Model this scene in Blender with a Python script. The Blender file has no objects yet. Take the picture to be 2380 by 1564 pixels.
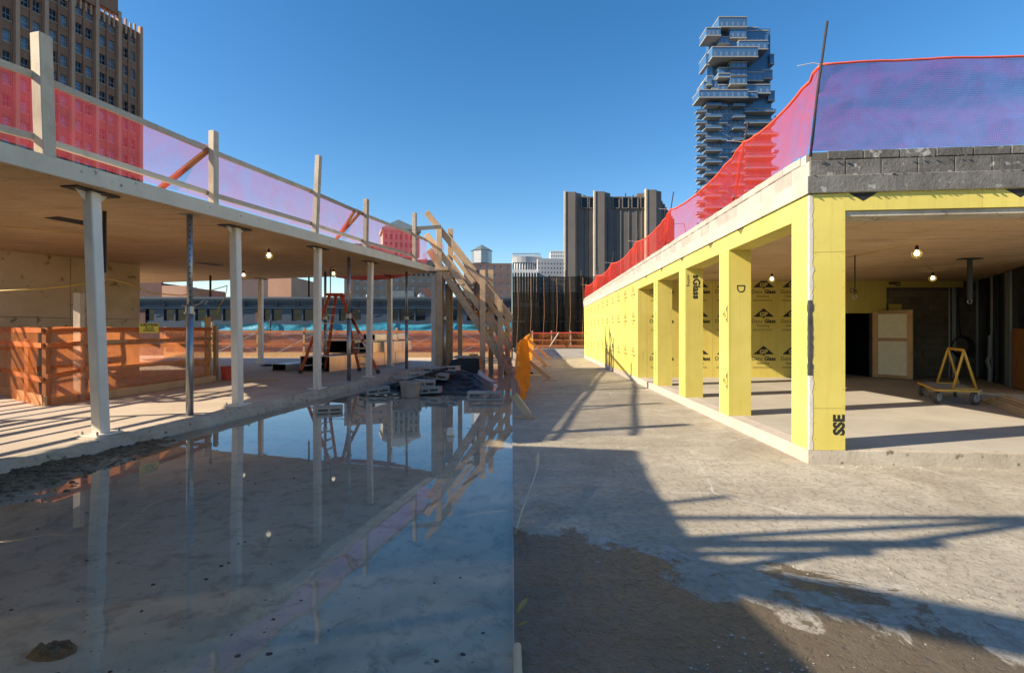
import bpy, bmesh, math, random
from mathutils import Vector, Matrix, noise
R = math.radians
rnd = random.Random(7)
S = bpy.context.scene
C = S.collection

# ---------------------------------------------------------------- camera, sky, sun, exposure
EYE = 1.6
cam_d = bpy.data.cameras.new("camera")
cam = bpy.data.objects.new("camera", cam_d)
C.objects.link(cam)
cam.location = (0, 0, EYE)
cam.rotation_euler = (R(90), 0, 0)
cam_d.sensor_fit = 'HORIZONTAL'
cam_d.sensor_width = 36
cam_d.lens = 36 * 1150 / 2380
cam_d.shift_y = (766 - 782) / 2380          # horizon a little above the middle of the frame
cam_d.clip_start = 0.05
cam_d.clip_end = 5000
S.camera = cam

SUN_AZ, SUN_EL = -105, 30                  # degrees clockwise from straight ahead; height above the horizon
SUN_DIR = Vector((math.sin(R(SUN_AZ)) * math.cos(R(SUN_EL)), math.cos(R(SUN_AZ)) * math.cos(R(SUN_EL)), math.sin(R(SUN_EL))))
W = bpy.data.worlds.new("World")
S.world = W
W.use_nodes = True
wn = W.node_tree
wn.nodes.clear()
sky = wn.nodes.new("ShaderNodeTexSky")
sky.sky_type = 'NISHITA'
sky.sun_disc = False
sky.sun_elevation = R(SUN_EL)
sky.sun_rotation = R(SUN_AZ)
sky.altitude = 30
sky.air_density = 1.0
sky.dust_density = 0.3
sky.ozone_density = 1.6
bg = wn.nodes.new("ShaderNodeBackground")
bg.inputs[1].default_value = 0.103
wo = wn.nodes.new("ShaderNodeOutputWorld")
hs = wn.nodes.new('ShaderNodeHueSaturation')           # clear winter air: a deeper blue, all round
hs.inputs['Saturation'].default_value = 1.36
wn.links.new(sky.outputs[0], hs.inputs['Color'])
wn.links.new(hs.outputs[0], bg.inputs[0])
wn.links.new(bg.outputs[0], wo.inputs[0])
sl = bpy.data.lights.new("sun", 'SUN')
sl.energy = 5.0
sl.angle = R(0.55)
sl.color = (1.0, 0.84, 0.62)
so = bpy.data.objects.new("sun", sl)
C.objects.link(so)
so.location = SUN_DIR * 60
so.rotation_euler = SUN_DIR.to_track_quat('Z', 'Y').to_euler()
S.view_settings.view_transform = 'Standard'
S.view_settings.look = 'None'
S.view_settings.gamma = 1.0
S.view_settings.use_curve_mapping = False
S.view_settings.exposure = 0.92
S.render.engine = 'CYCLES'
S.cycles.max_bounces = 8
S.cycles.diffuse_bounces = 5
S.cycles.transparent_max_bounces = 16
S.cycles.caustics_reflective = False
S.cycles.caustics_refractive = False
S.cycles.use_denoising = True

# ---------------------------------------------------------------- helpers: measuring
F = 1150.0
def P(x, y, d):
    """A point at depth d metres, from its bearing and elevation measured on the photograph (2380 wide)."""
    return Vector(((x - 1190) / F * d, d, EYE - (y - 766) / F * d))
def GR(x, y, h=0.0):
    """A point at height h metres standing on a level surface."""
    return P(x, y, (EYE - h) * F / (y - 766))
def lerp(a, b, t):
    return a + (b - a) * t

# ---------------------------------------------------------------- helpers: materials
MATS = {}
class NT:
    def __init__(s, name):
        m = bpy.data.materials.new(name)
        m.use_nodes = True
        s.m = m
        s.t = m.node_tree
        s.t.nodes.clear()
        s.out = s.n("ShaderNodeOutputMaterial")
        MATS[name] = m
    def n(s, typ, **kw):
        nd = s.t.nodes.new(typ)
        for k, v in kw.items():
            setattr(nd, k, v)
        return nd
    def l(s, a, b):
        s.t.links.new(a, b)
    def pos(s, scale=(1, 1, 1), rot=(0, 0, 0), uv=False):
        src = s.n("ShaderNodeTexCoord").outputs["UV"] if uv else s.n("ShaderNodeNewGeometry").outputs["Position"]
        mp = s.n("ShaderNodeMapping")
        mp.inputs["Scale"].default_value = scale
        mp.inputs["Rotation"].default_value = rot
        s.l(src, mp.inputs["Vector"])
        return mp.outputs[0]
    def noise(s, vec, scale, detail=6, rough=0.6, dist=0.0):
        t = s.n("ShaderNodeTexNoise")
        t.inputs["Scale"].default_value = scale
        t.inputs["Detail"].default_value = detail
        t.inputs["Roughness"].default_value = rough
        t.inputs["Distortion"].default_value = dist
        s.l(vec, t.inputs["Vector"])
        return t.outputs[0]
    def ramp(s, fac, stops):
        r = s.n("ShaderNodeValToRGB")
        e = r.color_ramp.elements
        while len(e) < len(stops):
            e.new(0.5)
        for el, (p, c) in zip(e, stops):
            el.position = p
            el.color = (c, c, c, 1) if isinstance(c, (int, float)) else (*c, 1)
        s.l(fac, r.inputs[0])
        return r.outputs[0]
    def mix(s, fac, a, b, mode='MIX'):
        m = s.n("ShaderNodeMix", data_type='RGBA', blend_type=mode)
        for sock, v in ((0, fac), (6, a), (7, b)):
            if isinstance(v, (int, float)):
                m.inputs[sock].default_value = v if sock == 0 else (v, v, v, 1)
            elif isinstance(v, tuple):
                m.inputs[sock].default_value = (*v, 1)
            else:
                s.l(v, m.inputs[sock])
        return m.outputs[2]
    def math(s, op, a, b=0.0, clamp=False):
        m = s.n("ShaderNodeMath", operation=op, use_clamp=clamp)
        for i, v in enumerate((a, b)):
            if isinstance(v, (int, float)):
                m.inputs[i].default_value = v
            else:
                s.l(v, m.inputs[i])
        return m.outputs[0]
    def bump(s, h, strength=0.3, dist=0.01, normal=None):
        b = s.n("ShaderNodeBump")
        b.inputs["Strength"].default_value = strength
        b.inputs["Distance"].default_value = dist
        s.l(h, b.inputs["Height"])
        if normal is not None:
            s.l(normal, b.inputs["Normal"])
        return b.outputs[0]
    def pbr(s, col, rough=0.8, metal=0.0, bump=None, spec=0.5, **kw):
        p = s.n("ShaderNodeBsdfPrincipled")
        for sock, v in (("Base Color", col), ("Roughness", rough), ("Metallic", metal), ("Specular IOR Level", spec)):
            if isinstance(v, (int, float)):
                p.inputs[sock].default_value = v
            elif isinstance(v, tuple):
                p.inputs[sock].default_value = (*v, 1)
            else:
                s.l(v, p.inputs[sock])
        if bump is not None:
            s.l(bump, p.inputs["Normal"])
        for k, v in kw.items():
            p.inputs[k.replace("_", " ")].default_value = v
        s.l(p.outputs[0], s.out.inputs[0])
        return p

def mottled(name, c1, c2, scale=2.0, rough=0.85, bump=0.25, bscale=60, bdist=0.004, spots=None, metal=0.0, spec=0.4, vary=0.0):
    """Two-tone cloudy surface with fine relief; optional dark specks; vary = brightness change from piece to piece."""
    t = NT(name)
    p = t.pos()
    f = t.ramp(t.noise(p, scale, 8, 0.65, 0.4), [(0.3, 0.0), (0.7, 1.0)])
    col = t.mix(f, c1, c2)
    if spots:
        k = t.ramp(t.noise(p, spots[0], 3, 0.5), [(spots[1], 0.0), (spots[1] + 0.07, 1.0)])
        col = t.mix(k, col, spots[2])
    if vary:
        oi = t.n("ShaderNodeObjectInfo")
        v = t.math('ADD', t.math('MULTIPLY', oi.outputs["Random"], vary), 1 - vary / 2)
        col = t.mix(1.0, col, v, 'MULTIPLY')
    b = t.bump(t.noise(p, bscale, 6, 0.7), bump, bdist)
    t.pbr(col, rough, metal, b, spec)
    return t.m

def wood(name, c1, c2, dark, rough=0.75, knots=True):
    t = NT(name)
    uv = t.pos((1.2, 22, 1), uv=True)
    pw = t.pos()
    g = t.noise(uv, 1.6, 8, 0.65, 0.6)
    col = t.mix(t.ramp(g, [(0.3, 0.0), (0.72, 1.0)]), c1, c2)
    st = t.ramp(t.noise(pw, 3.5, 6, 0.7), [(0.5, 0.0), (0.75, 0.75)])
    col = t.mix(st, col, dark)
    if knots:
        kn = t.ramp(t.noise(t.pos((6, 14, 1), uv=True), 1.0, 2, 0.4), [(0.73, 0.0), (0.78, 0.85)])
        col = t.mix(kn, col, tuple(v * 0.4 for v in dark))
    oi = t.n("ShaderNodeObjectInfo")
    col = t.mix(1.0, col, t.math('ADD', t.math('MULTIPLY', oi.outputs["Random"], 0.35), 0.82), 'MULTIPLY')
    t.pbr(col, rough, 0, t.bump(g, 0.35, 0.004), 0.3)
    return t.m

def plain(name, c, rough=0.5, metal=0.0, spec=0.5, emit=0.0):
    t = NT(name)
    p = t.pos()
    col = t.mix(t.noise(p, 9, 5, 0.6), tuple(v * 0.82 for v in c), tuple(min(1, v * 1.12) for v in c))
    b = t.pbr(col, rough, metal, t.bump(t.noise(p, 45, 4), 0.08, 0.003), spec)
    if emit:
        b.inputs["Emission Color"].default_value = (*c, 1)
        b.inputs["Emission Strength"].default_value = emit
    return t.m

def netting(name, col, cover, weave=120, trans=0.55):
    """Woven plastic mesh: part open, part coloured strands that pass some light."""
    t = NT(name)
    uv = t.pos(uv=True)
    pw = t.pos()
    w1 = t.n("ShaderNodeTexWave", wave_type='BANDS', bands_direction='X')
    w2 = t.n("ShaderNodeTexWave", wave_type='BANDS', bands_direction='Y')
    for w in (w1, w2):
        w.inputs["Scale"].default_value = weave
        w.inputs["Distortion"].default_value = 0.3
        t.l(uv, w.inputs["Vector"])
    strands = t.math('MAXIMUM', w1.outputs["Fac"], w2.outputs["Fac"])
    fold = t.math('SUBTRACT', t.ramp(t.noise(pw, 1.7, 6, 0.6, 1.2), [(0.36, 0.0), (0.64, 1.0)]), 0.5)
    a = t.math('ADD', t.math('MULTIPLY', strands, 0.26), cover - 0.13)
    a = t.math('ADD', a, t.math('MULTIPLY', fold, 0.13), clamp=True)
    d = t.n("ShaderNodeBsdfDiffuse"); d.inputs[0].default_value = (*col, 1)
    r = t.n("ShaderNodeBsdfTranslucent"); r.inputs[0].default_value = (*[min(1, v * 1.15) for v in col], 1)
    m1 = t.n("ShaderNodeMixShader"); m1.inputs[0].default_value = trans
    t.l(d.outputs[0], m1.inputs[1]); t.l(r.outputs[0], m1.inputs[2])
    tr = t.n("ShaderNodeBsdfTransparent"); tr.inputs[0].default_value = (1, 1, 1, 1)
    m2 = t.n("ShaderNodeMixShader")
    t.l(a, m2.inputs[0]); t.l(tr.outputs[0], m2.inputs[1]); t.l(m1.outputs[0], m2.inputs[2])
    t.l(m2.outputs[0], t.out.inputs[0])
    return t.m

# ---------------------------------------------------------------- helpers: meshes and objects
class MB:
    """Collects shapes and links them as one mesh object."""
    def __init__(s):
        s.v, s.f, s.uv, s.mi = [], [], [], []
    def face(s, pts, uv=None, mi=0):
        b = len(s.v)
        s.v.extend(Vector(p) for p in pts)
        s.f.append(tuple(range(b, b + len(pts))))
        s.uv.append(uv or [(0, 0)] * len(pts))
        s.mi.append(mi)
    def beam(s, a, b, w=0.09, h=0.04, up=(0, 0, 1), mi=0, ta=1.0, tb=1.0):
        """A bar from a to b, w across and h along 'up'; ta, tb scale its ends."""
        a, b = Vector(a), Vector(b)
        d = (b - a)
        L = d.length
        d.normalize()
        up = Vector(up)
        sx = d.cross(up)
        if sx.length < 1e-5:
            sx = d.cross(Vector((1, 0, 0)))
        sx.normalize()
        uz = sx.cross(d).normalized()
        n = len(s.v)
        for c, k in ((a, ta), (b, tb)):
            for i, j in ((-1, -1), (1, -1), (1, 1), (-1, 1)):
                s.v.append(c + sx * (i * w / 2 * k) + uz * (j * h / 2 * k))
        o = rnd.random() * 7
        for q, sz in (((0, 4, 5, 1), w), ((1, 5, 6, 2), h), ((2, 6, 7, 3), w), ((3, 7, 4, 0), h)):
            s.f.append(tuple(n + i for i in q))
            s.uv.append([(o, o), (o + L, o), (o + L, o + sz), (o, o + sz)])
            s.mi.append(mi)
        for q in ((0, 1, 2, 3), (4, 7, 6, 5)):
            s.f.append(tuple(n + i for i in q))
            s.uv.append([(o, o), (o + .02, o), (o + .02, o + h), (o, o + h)])
            s.mi.append(mi)
    def box(s, lo, hi, mi=0):
        lo, hi = Vector(lo), Vector(hi)
        c = (lo + hi) / 2
        e = hi - lo
        ax = max(range(3), key=lambda i: e[i])
        d = Vector((0, 0, 0)); d[ax] = e[ax] / 2
        up = Vector((0, 0, 1)) if ax != 2 else Vector((0, 1, 0))
        if ax == 0:
            s.beam(c - d, c + d, e.y, e.z, up, mi)
        elif ax == 1:
            s.beam(c - d, c + d, e.x, e.z, up, mi)
        else:
            s.beam(c - d, c + d, e.x, e.y, up, mi)
    def prism(s, pts, z0, z1, mi=0):
        """Vertical prism over a plan polygon; z0, z1 are numbers or functions of (x, y)."""
        fz = lambda z, p: z(p[0], p[1]) if callable(z) else z
        lo = [Vector((p[0], p[1], fz(z0, p))) for p in pts]
        hi = [Vector((p[0], p[1], fz(z1, p))) for p in pts]
        s.face(list(reversed(lo)), [(p.x, p.y) for p in reversed(lo)], mi)
        s.face(hi, [(p.x, p.y) for p in hi], mi)
        for i in range(len(pts)):
            j = (i + 1) % len(pts)
            L = (hi[j] - hi[i]).length
            s.face([lo[i], lo[j], hi[j], hi[i]], [(0, 0), (L, 0), (L, hi[j].z - lo[j].z), (0, hi[i].z - lo[i].z)], mi)
    def hexa(s, q, mi=0):
        """Eight corners: bottom four then top four, same order."""
        for i in ((3, 2, 1, 0), (4, 5, 6, 7), (0, 1, 5, 4), (1, 2, 6, 5), (2, 3, 7, 6), (3, 0, 4, 7)):
            p = [Vector(q[k]) for k in i]
            u = (p[1] - p[0]).length; w = (p[3] - p[0]).length
            s.face(p, [(0, 0), (u, 0), (u, w), (0, w)], mi)
    def tube(s, pts, r, n=8, mi=0, caps=True):
        pts = [Vector(p) for p in pts]
        rs = r if isinstance(r, (list, tuple)) else [r] * len(pts)
        rings = []
        px = None
        for i, p in enumerate(pts):
            d = (pts[min(i + 1, len(pts) - 1)] - pts[max(i - 1, 0)]).normalized()
            if px is None or abs(px.dot(d)) > 0.95:
                ref = Vector((0, 0, 1)) if abs(d.z) < 0.9 else Vector((1, 0, 0))
                px = d.cross(ref).normalized()
            else:
                px = (px - d * px.dot(d)).normalized()
            py = d.cross(px)
            b = len(s.v)
            for k in range(n):
                a = 2 * math.pi * k / n
                s.v.append(p + (px * math.cos(a) + py * math.sin(a)) * rs[i])
            rings.append(b)
        for i in range(len(rings) - 1):
            for k in range(n):
                k2 = (k + 1) % n
                s.f.append((rings[i] + k, rings[i] + k2, rings[i + 1] + k2, rings[i + 1] + k))
                s.uv.append([(i, k / n), (i, (k + 1) / n), (i + 1, (k + 1) / n), (i + 1, k / n)])
                s.mi.append(mi)
        if caps:
            s.f.append(tuple(rings[0] + k for k in reversed(range(n)))); s.uv.append([(0, 0)] * n); s.mi.append(mi)
            s.f.append(tuple(rings[-1] + k for k in range(n))); s.uv.append([(0, 0)] * n); s.mi.append(mi)
    def lathe(s, c, prof, n=20, mi=0):
        """Profile of (radius, height) turned about a vertical axis at c."""
        c = Vector(c)
        b = len(s.v)
        for r, z in prof:
            for k in range(n):
                a = 2 * math.pi * k / n
                s.v.append(c + Vector((r * math.cos(a), r * math.sin(a), z)))
        for i in range(len(prof) - 1):
            for k in range(n):
                k2 = (k + 1) % n
                s.f.append((b + i * n + k, b + i * n + k2, b + (i + 1) * n + k2, b + (i + 1) * n + k))
                s.uv.append([(k / n, i), ((k + 1) / n, i), ((k + 1) / n, i + 1), (k / n, i + 1)])
                s.mi.append(mi)
    def grid(s, fn, nu, nv, mi=0, su=1.0, sv=1.0):
        b = len(s.v)
        for i in range(nu + 1):
            for j in range(nv + 1):
                s.v.append(Vector(fn(i / nu, j / nv)))
        for i in range(nu):
            for j in range(nv):
                q = b + i * (nv + 1) + j
                s.f.append((q, q + nv + 1, q + nv + 2, q + 1))
                s.uv.append([(i / nu * su, j / nv * sv), ((i + 1) / nu * su, j / nv * sv), ((i + 1) / nu * su, (j + 1) / nv * sv), (i / nu * su, (j + 1) / nv * sv)])
                s.mi.append(mi)
    def mesh(s, name, mats, origin=(0, 0, 0), smooth=False):
        me = bpy.data.meshes.new(name)
        o = Vector(origin)
        me.from_pydata([tuple(p - o) for p in s.v], [], s.f)
        ul = me.uv_layers.new(name="UVMap")
        flat = [c for f in s.uv for c in f]
        for i, c in enumerate(flat):
            ul.data[i].uv = c
        if not isinstance(mats, (list, tuple)):
            mats = [mats]
        for m in mats:
            me.materials.append(MATS[m])
        if len(mats) > 1:
            for p, i in zip(me.polygons, s.mi):
                p.material_index = i
        if smooth:
            for p in me.polygons:
                p.use_smooth = True
        me.update()
        return me
    def build(s, name, mats, parent=None, bevel=0, smooth=False, origin=None):
        org = Vector(origin) if origin is not None else None
        if org is None:
            if parent is not None:
                org = wloc(parent)
            else:
                lo = Vector((min(p.x for p in s.v), min(p.y for p in s.v), min(p.z for p in s.v)))
                hi = Vector((max(p.x for p in s.v), max(p.y for p in s.v), max(p.z for p in s.v)))
                org = Vector(((lo.x + hi.x) / 2, (lo.y + hi.y) / 2, lo.z))
        me = s.mesh(name, mats, org, smooth)
        bm = bmesh.new(); bm.from_mesh(me)
        bmesh.ops.recalc_face_normals(bm, faces=bm.faces)
        bm.to_mesh(me); bm.free()
        ob = bpy.data.objects.new(name, me)
        C.objects.link(ob)
        if parent is not None:
            ob.parent = parent
            ob.location = org - wloc(parent)
        else:
            ob.location = org
        if bevel:
            md = ob.modifiers.new("bevel", 'BEVEL'); md.width = bevel; md.segments = 1; md.limit_method = 'ANGLE'
        return ob

def wloc(o):
    p = Vector((0, 0, 0))
    while o is not None:
        p += o.location
        o = o.parent
    return p

def tag(o, label=None, cat=None, group=None, kind=None):
    if label: o["label"] = label
    if cat: o["category"] = cat
    if group: o["group"] = group
    if kind: o["kind"] = kind
    return o

def thing(name, label, cat, loc, group=None):
    o = bpy.data.objects.new(name, None)
    o.empty_display_size = 0.2
    C.objects.link(o)
    o.location = loc
    return tag(o, label, cat, group)

def struct(name, mb, mats, **kw):
    return tag(mb.build(name, mats, **kw), kind="structure")

def part(name, mats, parent, fn, **kw):
    m = MB()
    fn(m)
    return m.build(name, mats, parent, **kw)

def put(me, name, parent, loc, rz=0.0, rx=0.0, ry=0.0, scale=None):
    """A copy that shares its mesh with others, placed at world position loc under an unrotated parent."""
    o = bpy.data.objects.new(name, me)
    C.objects.link(o)
    o.parent = parent
    o.location = Vector(loc) - (wloc(parent) if parent else Vector((0, 0, 0)))
    o.rotation_euler = (rx, ry, rz)
    if scale: o.scale = scale
    return o

def text_verts(txt, size, extr=0.0, bold=0.0):
    """Triangles of a line of lettering, baseline at y = 0, centred on x = 0."""
    cu = bpy.data.curves.new("lettering", 'FONT')
    cu.body = txt
    cu.size = size
    cu.offset = bold
    cu.resolution_u = 3
    cu.align_x = 'CENTER'
    ob = bpy.data.objects.new("lettering", cu)
    me = bpy.data.meshes.new_from_object(ob)
    vs = [v.co.copy() for v in me.vertices]
    fs = [tuple(p.vertices) for p in me.polygons]
    bpy.data.meshes.remove(me); bpy.data.objects.remove(ob); bpy.data.curves.remove(cu)
    return vs, fs

def add_text(mb, txt, size, at, ux, uy, mi=0, bold=0.0, lift=0.0, narrow=1.0):
    vs, fs = text_verts(txt, size, bold=bold)
    at, ux, uy = Vector(at), Vector(ux), Vector(uy)
    n = ux.cross(uy)
    b = len(mb.v)
    mb.v.extend(at + ux * (v.x * narrow) + uy * v.y + n * lift for v in vs)
    for f in fs:
        mb.f.append(tuple(b + i for i in f)); mb.uv.append([(0, 0)] * len(f)); mb.mi.append(mi)

# ---------------------------------------------------------------- materials
def make_materials():
    # dry deck concrete with a damp, stained corner and pale salt bloom along the edge of the damp
    t = NT("deck_concrete")
    p = t.pos()
    sep = t.n("ShaderNodeSeparateXYZ"); t.l(p, sep.inputs[0])
    big = t.noise(p, 0.55, 6, 0.6, 0.8)
    med = t.noise(p, 2.6, 8, 0.68, 0.6)
    fine = t.noise(p, 26, 6, 0.7)
    streak = t.noise(t.pos((0.35, 2.4, 1)), 1.3, 6, 0.6, 0.3)
    col = t.mix(t.ramp(big, [(0.35, 0.0), (0.65, 1.0)]), (0.34, 0.305, 0.24), (0.47, 0.43, 0.35))
    col = t.mix(t.ramp(med, [(0.42, 0.0), (0.75, 0.7)]), col, (0.235, 0.205, 0.165))
    col = t.mix(t.ramp(streak, [(0.52, 0.0), (0.7, 0.55)]), col, (0.26, 0.235, 0.185))
    col = t.mix(t.ramp(fine, [(0.55, 0.0), (0.75, 0.35)]), col, (0.20, 0.18, 0.155))
    # damp patch: nearer than a wandering line
    edge = t.math('ADD', sep.outputs[1], t.math('MULTIPLY', sep.outputs[0], 0.62))
    wob = t.math('MULTIPLY', t.math('SUBTRACT', t.noise(t.pos((1, 1, 1)), 1.1, 9, 0.72, 0.5), 0.5), 3.4)
    dd = t.math('SUBTRACT', t.math('ADD', edge, wob), 4.05)
    wet = t.ramp(t.math('ADD', t.math('MULTIPLY', dd, 1.4), 0.5, True), [(0.38, 1.0), (0.55, 0.0)])
    bloom = t.ramp(t.math('ADD', t.math('MULTIPLY', dd, 0.9), 0.5, True), [(0.46, 0.0), (0.56, 1.0), (0.60, 0.8), (0.74, 0.0)])
    bl = t.math('MULTIPLY', bloom, t.ramp(t.noise(p, 3.1, 8, 0.75, 0.6), [(0.48, 0.0), (0.60, 0.45)]))
    col = t.mix(t.math('MULTIPLY', wet, 0.8), col, (0.070, 0.050, 0.031))
    col = t.mix(t.math('MULTIPLY', wet, t.ramp(t.noise(p, 5.0, 8, 0.7, 0.8), [(0.45, 0.0), (0.7, 0.6)])), col, (0.12, 0.09, 0.060))
    col = t.mix(bl, col, (0.52, 0.51, 0.49))
    # hairline pale cracks
    vo = t.n("ShaderNodeTexVoronoi", feature='DISTANCE_TO_EDGE'); vo.inputs["Scale"].default_value = 0.42
    ds = t.mix(0.09, p, t.n("ShaderNodeTexNoise").outputs[1])
    t.l(t.mix(0.16, p, t.noise(p, 1.6, 6, 0.7)), vo.inputs["Vector"])
    cr = t.ramp(vo.outputs["Distance"], [(0.0, 1.0), (0.006, 0.0)])
    crm = t.math('MULTIPLY', cr, t.ramp(t.noise(p, 0.7, 3), [(0.5, 0.0), (0.6, 0.7)]))
    col = t.mix(crm, col, (0.60, 0.59, 0.56))
    rough = t.mix(wet, 0.88, 0.42)
    pits = t.ramp(t.noise(p, 17, 5, 0.7), [(0.52, 1.0), (0.66, 0.0)])
    hsum = t.math('ADD', t.math('MULTIPLY', pits, 0.6), t.math('MULTIPLY', fine, 0.6))
    col = t.mix(t.ramp(t.noise(p, 48, 4, 0.7), [(0.60, 0.0), (0.70, 0.5)]), col, (0.16, 0.145, 0.125))
    t.pbr(col, rough, 0, t.bump(hsum, 0.9, 0.014, t.bump(med, 0.5, 0.03)), 0.35)

    # flooded slab bottom: silt over concrete
    t = NT("silt")
    p = t.pos()
    a = t.noise(p, 0.8, 7, 0.65, 0.7)
    b = t.noise(p, 5.5, 8, 0.7, 0.5)
    col = t.mix(t.ramp(a, [(0.35, 0.0), (0.65, 1.0)]), (0.44, 0.375, 0.275), (0.57, 0.495, 0.38))
    col = t.mix(t.ramp(b, [(0.5, 0.0), (0.68, 0.8)]), col, (0.25, 0.215, 0.165))
    col = t.mix(t.ramp(t.noise(t.pos((1, 2.2, 1)), 7, 9, 0.8, 0.4), [(0.60, 0.0), (0.66, 0.8)]), col, (0.10, 0.09, 0.075))
    sp = t.n("ShaderNodeSeparateXYZ"); t.l(p, sp.inputs[0])
    dist = t.math('SUBTRACT', sp.outputs[0], t.math('ADD', t.math('MULTIPLY', sp.outputs[1], 0.1476), -6.341))
    dist = t.math('ADD', t.math('ADD', dist, t.math('MULTIPLY', a, 1.4)), t.math('MULTIPLY', sp.outputs[1], 0.16))
    mk = t.ramp(t.math('MULTIPLY', dist, 0.25), [(0.50, 0.92), (0.72, 0.0)])
    col = t.mix(mk, col, t.mix(b, (0.10, 0.072, 0.04), (0.26, 0.19, 0.115)))
    t.pbr(col, 0.9, 0, t.bump(b, 0.6, 0.02), 0.2)

    # shallow standing water
    t = NT("water")
    p = t.pos()
    geo = t.n("ShaderNodeNewGeometry")
    sep = t.n("ShaderNodeSeparateXYZ"); t.l(p, sep.inputs[0])
    rip = t.math('ADD', t.math('MULTIPLY', t.noise(p, 1.3, 2, 0.5), 1.0), t.math('MULTIPLY', t.noise(p, 6, 2, 0.5), 0.06))
    near = t.ramp(t.math('MULTIPLY', sep.outputs[1], 0.1), [(0.28, 1.0), (0.44, 0.14)])
    rip = t.math('MULTIPLY', rip, near)
    bmp = t.bump(rip, 0.10, 0.05)
    gl = t.n("ShaderNodeBsdfGlossy"); gl.inputs["Roughness"].default_value = 0.012
    gl.inputs[0].default_value = (0.96, 0.98, 1, 1)
    t.l(bmp, gl.inputs["Normal"])
    tr = t.n("ShaderNodeBsdfTransparent"); tr.inputs[0].default_value = (0.93, 0.93, 0.90, 1)
    mx = t.n("ShaderNodeMixShader")
    dt = t.n("ShaderNodeVectorMath", operation='DOT_PRODUCT')      # Schlick reflectance, the same from both sides of the thin sheet
    t.l(geo.outputs["Incoming"], dt.inputs[0]); t.l(geo.outputs["Normal"], dt.inputs[1])
    oc = t.math('SUBTRACT', 1.0, t.math('ABSOLUTE', dt.outputs["Value"]), True)
    fac = t.math('ADD', t.math('MULTIPLY', t.math('POWER', oc, 5.0), 0.98), 0.02, True)
    t.l(fac, mx.inputs[0]); t.l(tr.outputs[0], mx.inputs[1]); t.l(gl.outputs[0], mx.inputs[2])
    t.l(mx.outputs[0], t.out.inputs[0])

    # ceiling with board marks of the formwork
    t = NT("soffit_concrete")
    p = t.pos()
    col = t.mix(t.ramp(t.noise(p, 0.7, 7, 0.65, 0.8), [(0.32, 0.0), (0.68, 1.0)]), (0.50, 0.345, 0.195), (0.64, 0.455, 0.28))
    col = t.mix(t.ramp(t.noise(t.pos((0.6, 4, 1), (0, 0, 0.2)), 1.4, 6, 0.7), [(0.5, 0.0), (0.72, 0.6)]), col, (0.27, 0.185, 0.115))
    col = t.mix(t.ramp(t.noise(p, 14, 4, 0.6), [(0.64, 0.0), (0.7, 0.7)]), col, (0.15, 0.11, 0.08))
    br = t.n("ShaderNodeTexBrick")
    br.inputs["Scale"].default_value = 1.0
    br.inputs["Brick Width"].default_value = 2.44
    br.inputs["Row Height"].default_value = 1.22
    br.inputs["Mortar Size"].default_value = 0.008
    br.inputs["Mortar Smooth"].default_value = 0.5
    t.l(t.pos(rot=(0, 0, 0.2)), br.inputs["Vector"])
    col = t.mix(t.math('MULTIPLY', br.outputs["Fac"], 0.5), col, (0.17, 0.125, 0.09))
    t.pbr(col, 0.85, 0, t.bump(t.noise(p, 30, 5), 0.2, 0.004), 0.3)

    mottled("slab_concrete", (0.60, 0.52, 0.40), (0.74, 0.65, 0.51), 1.6, bump=0.4, bscale=34, spots=(11, 0.66, (0.22, 0.19, 0.16)))
    mottled("floor_concrete", (0.47, 0.385, 0.30), (0.60, 0.51, 0.41), 0.9, bump=0.2, spots=(7, 0.7, (0.25, 0.19, 0.15)))
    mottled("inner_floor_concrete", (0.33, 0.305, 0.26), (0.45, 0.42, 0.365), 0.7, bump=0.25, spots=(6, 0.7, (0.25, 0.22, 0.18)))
    mottled("core_concrete", (0.46, 0.375, 0.255), (0.62, 0.52, 0.375), 0.8, bump=0.35, bscale=20, spots=(4.5, 0.62, (0.25, 0.20, 0.14)))
    mottled("curb_concrete", (0.36, 0.31, 0.235), (0.54, 0.49, 0.41), 2.2, bump=0.7, bscale=22, bdist=0.012, spots=(9, 0.62, (0.17, 0.14, 0.10)))
    mottled("footing_concrete", (0.42, 0.37, 0.31), (0.56, 0.50, 0.43), 2.5, bump=0.4, bscale=30)
    mottled("block_grey", (0.34, 0.315, 0.275), (0.47, 0.44, 0.39), 3.0, bump=0.5, bscale=70, spots=(13, 0.66, (0.24, 0.23, 0.21)), vary=0.22)
    mottled("block_shaded", (0.085, 0.082, 0.078), (0.17, 0.165, 0.16), 4.0, bump=1.0, bscale=24, bdist=0.02, spots=(7, 0.63, (0.36, 0.36, 0.355)), vary=0.3)  # front parapet blocks, shade painted into the grey
    mottled("beam_shaded", (0.10, 0.097, 0.092), (0.20, 0.195, 0.185), 3.0, bump=0.9, bscale=22, bdist=0.015, spots=(8, 0.62, (0.33, 0.33, 0.32)))  # front slab edge concrete with its shade painted in
    mottled("beam_side", (0.42, 0.385, 0.32), (0.56, 0.52, 0.44), 2.0, bump=0.4, bscale=40, spots=(10, 0.67, (0.28, 0.25, 0.2)))
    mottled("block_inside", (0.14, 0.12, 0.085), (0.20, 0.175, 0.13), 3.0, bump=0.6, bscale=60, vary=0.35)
    mottled("mortar", (0.38, 0.37, 0.35), (0.50, 0.49, 0.46), 5.0, bump=0.5)
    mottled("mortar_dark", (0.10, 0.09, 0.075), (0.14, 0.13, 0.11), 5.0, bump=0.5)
    mottled("mud", (0.10, 0.072, 0.04), (0.24, 0.18, 0.11), 5.0, bump=0.9, bscale=18, bdist=0.03)
    wood("timber_weathered", (0.62, 0.53, 0.40), (0.50, 0.42, 0.31), (0.34, 0.28, 0.20))
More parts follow.
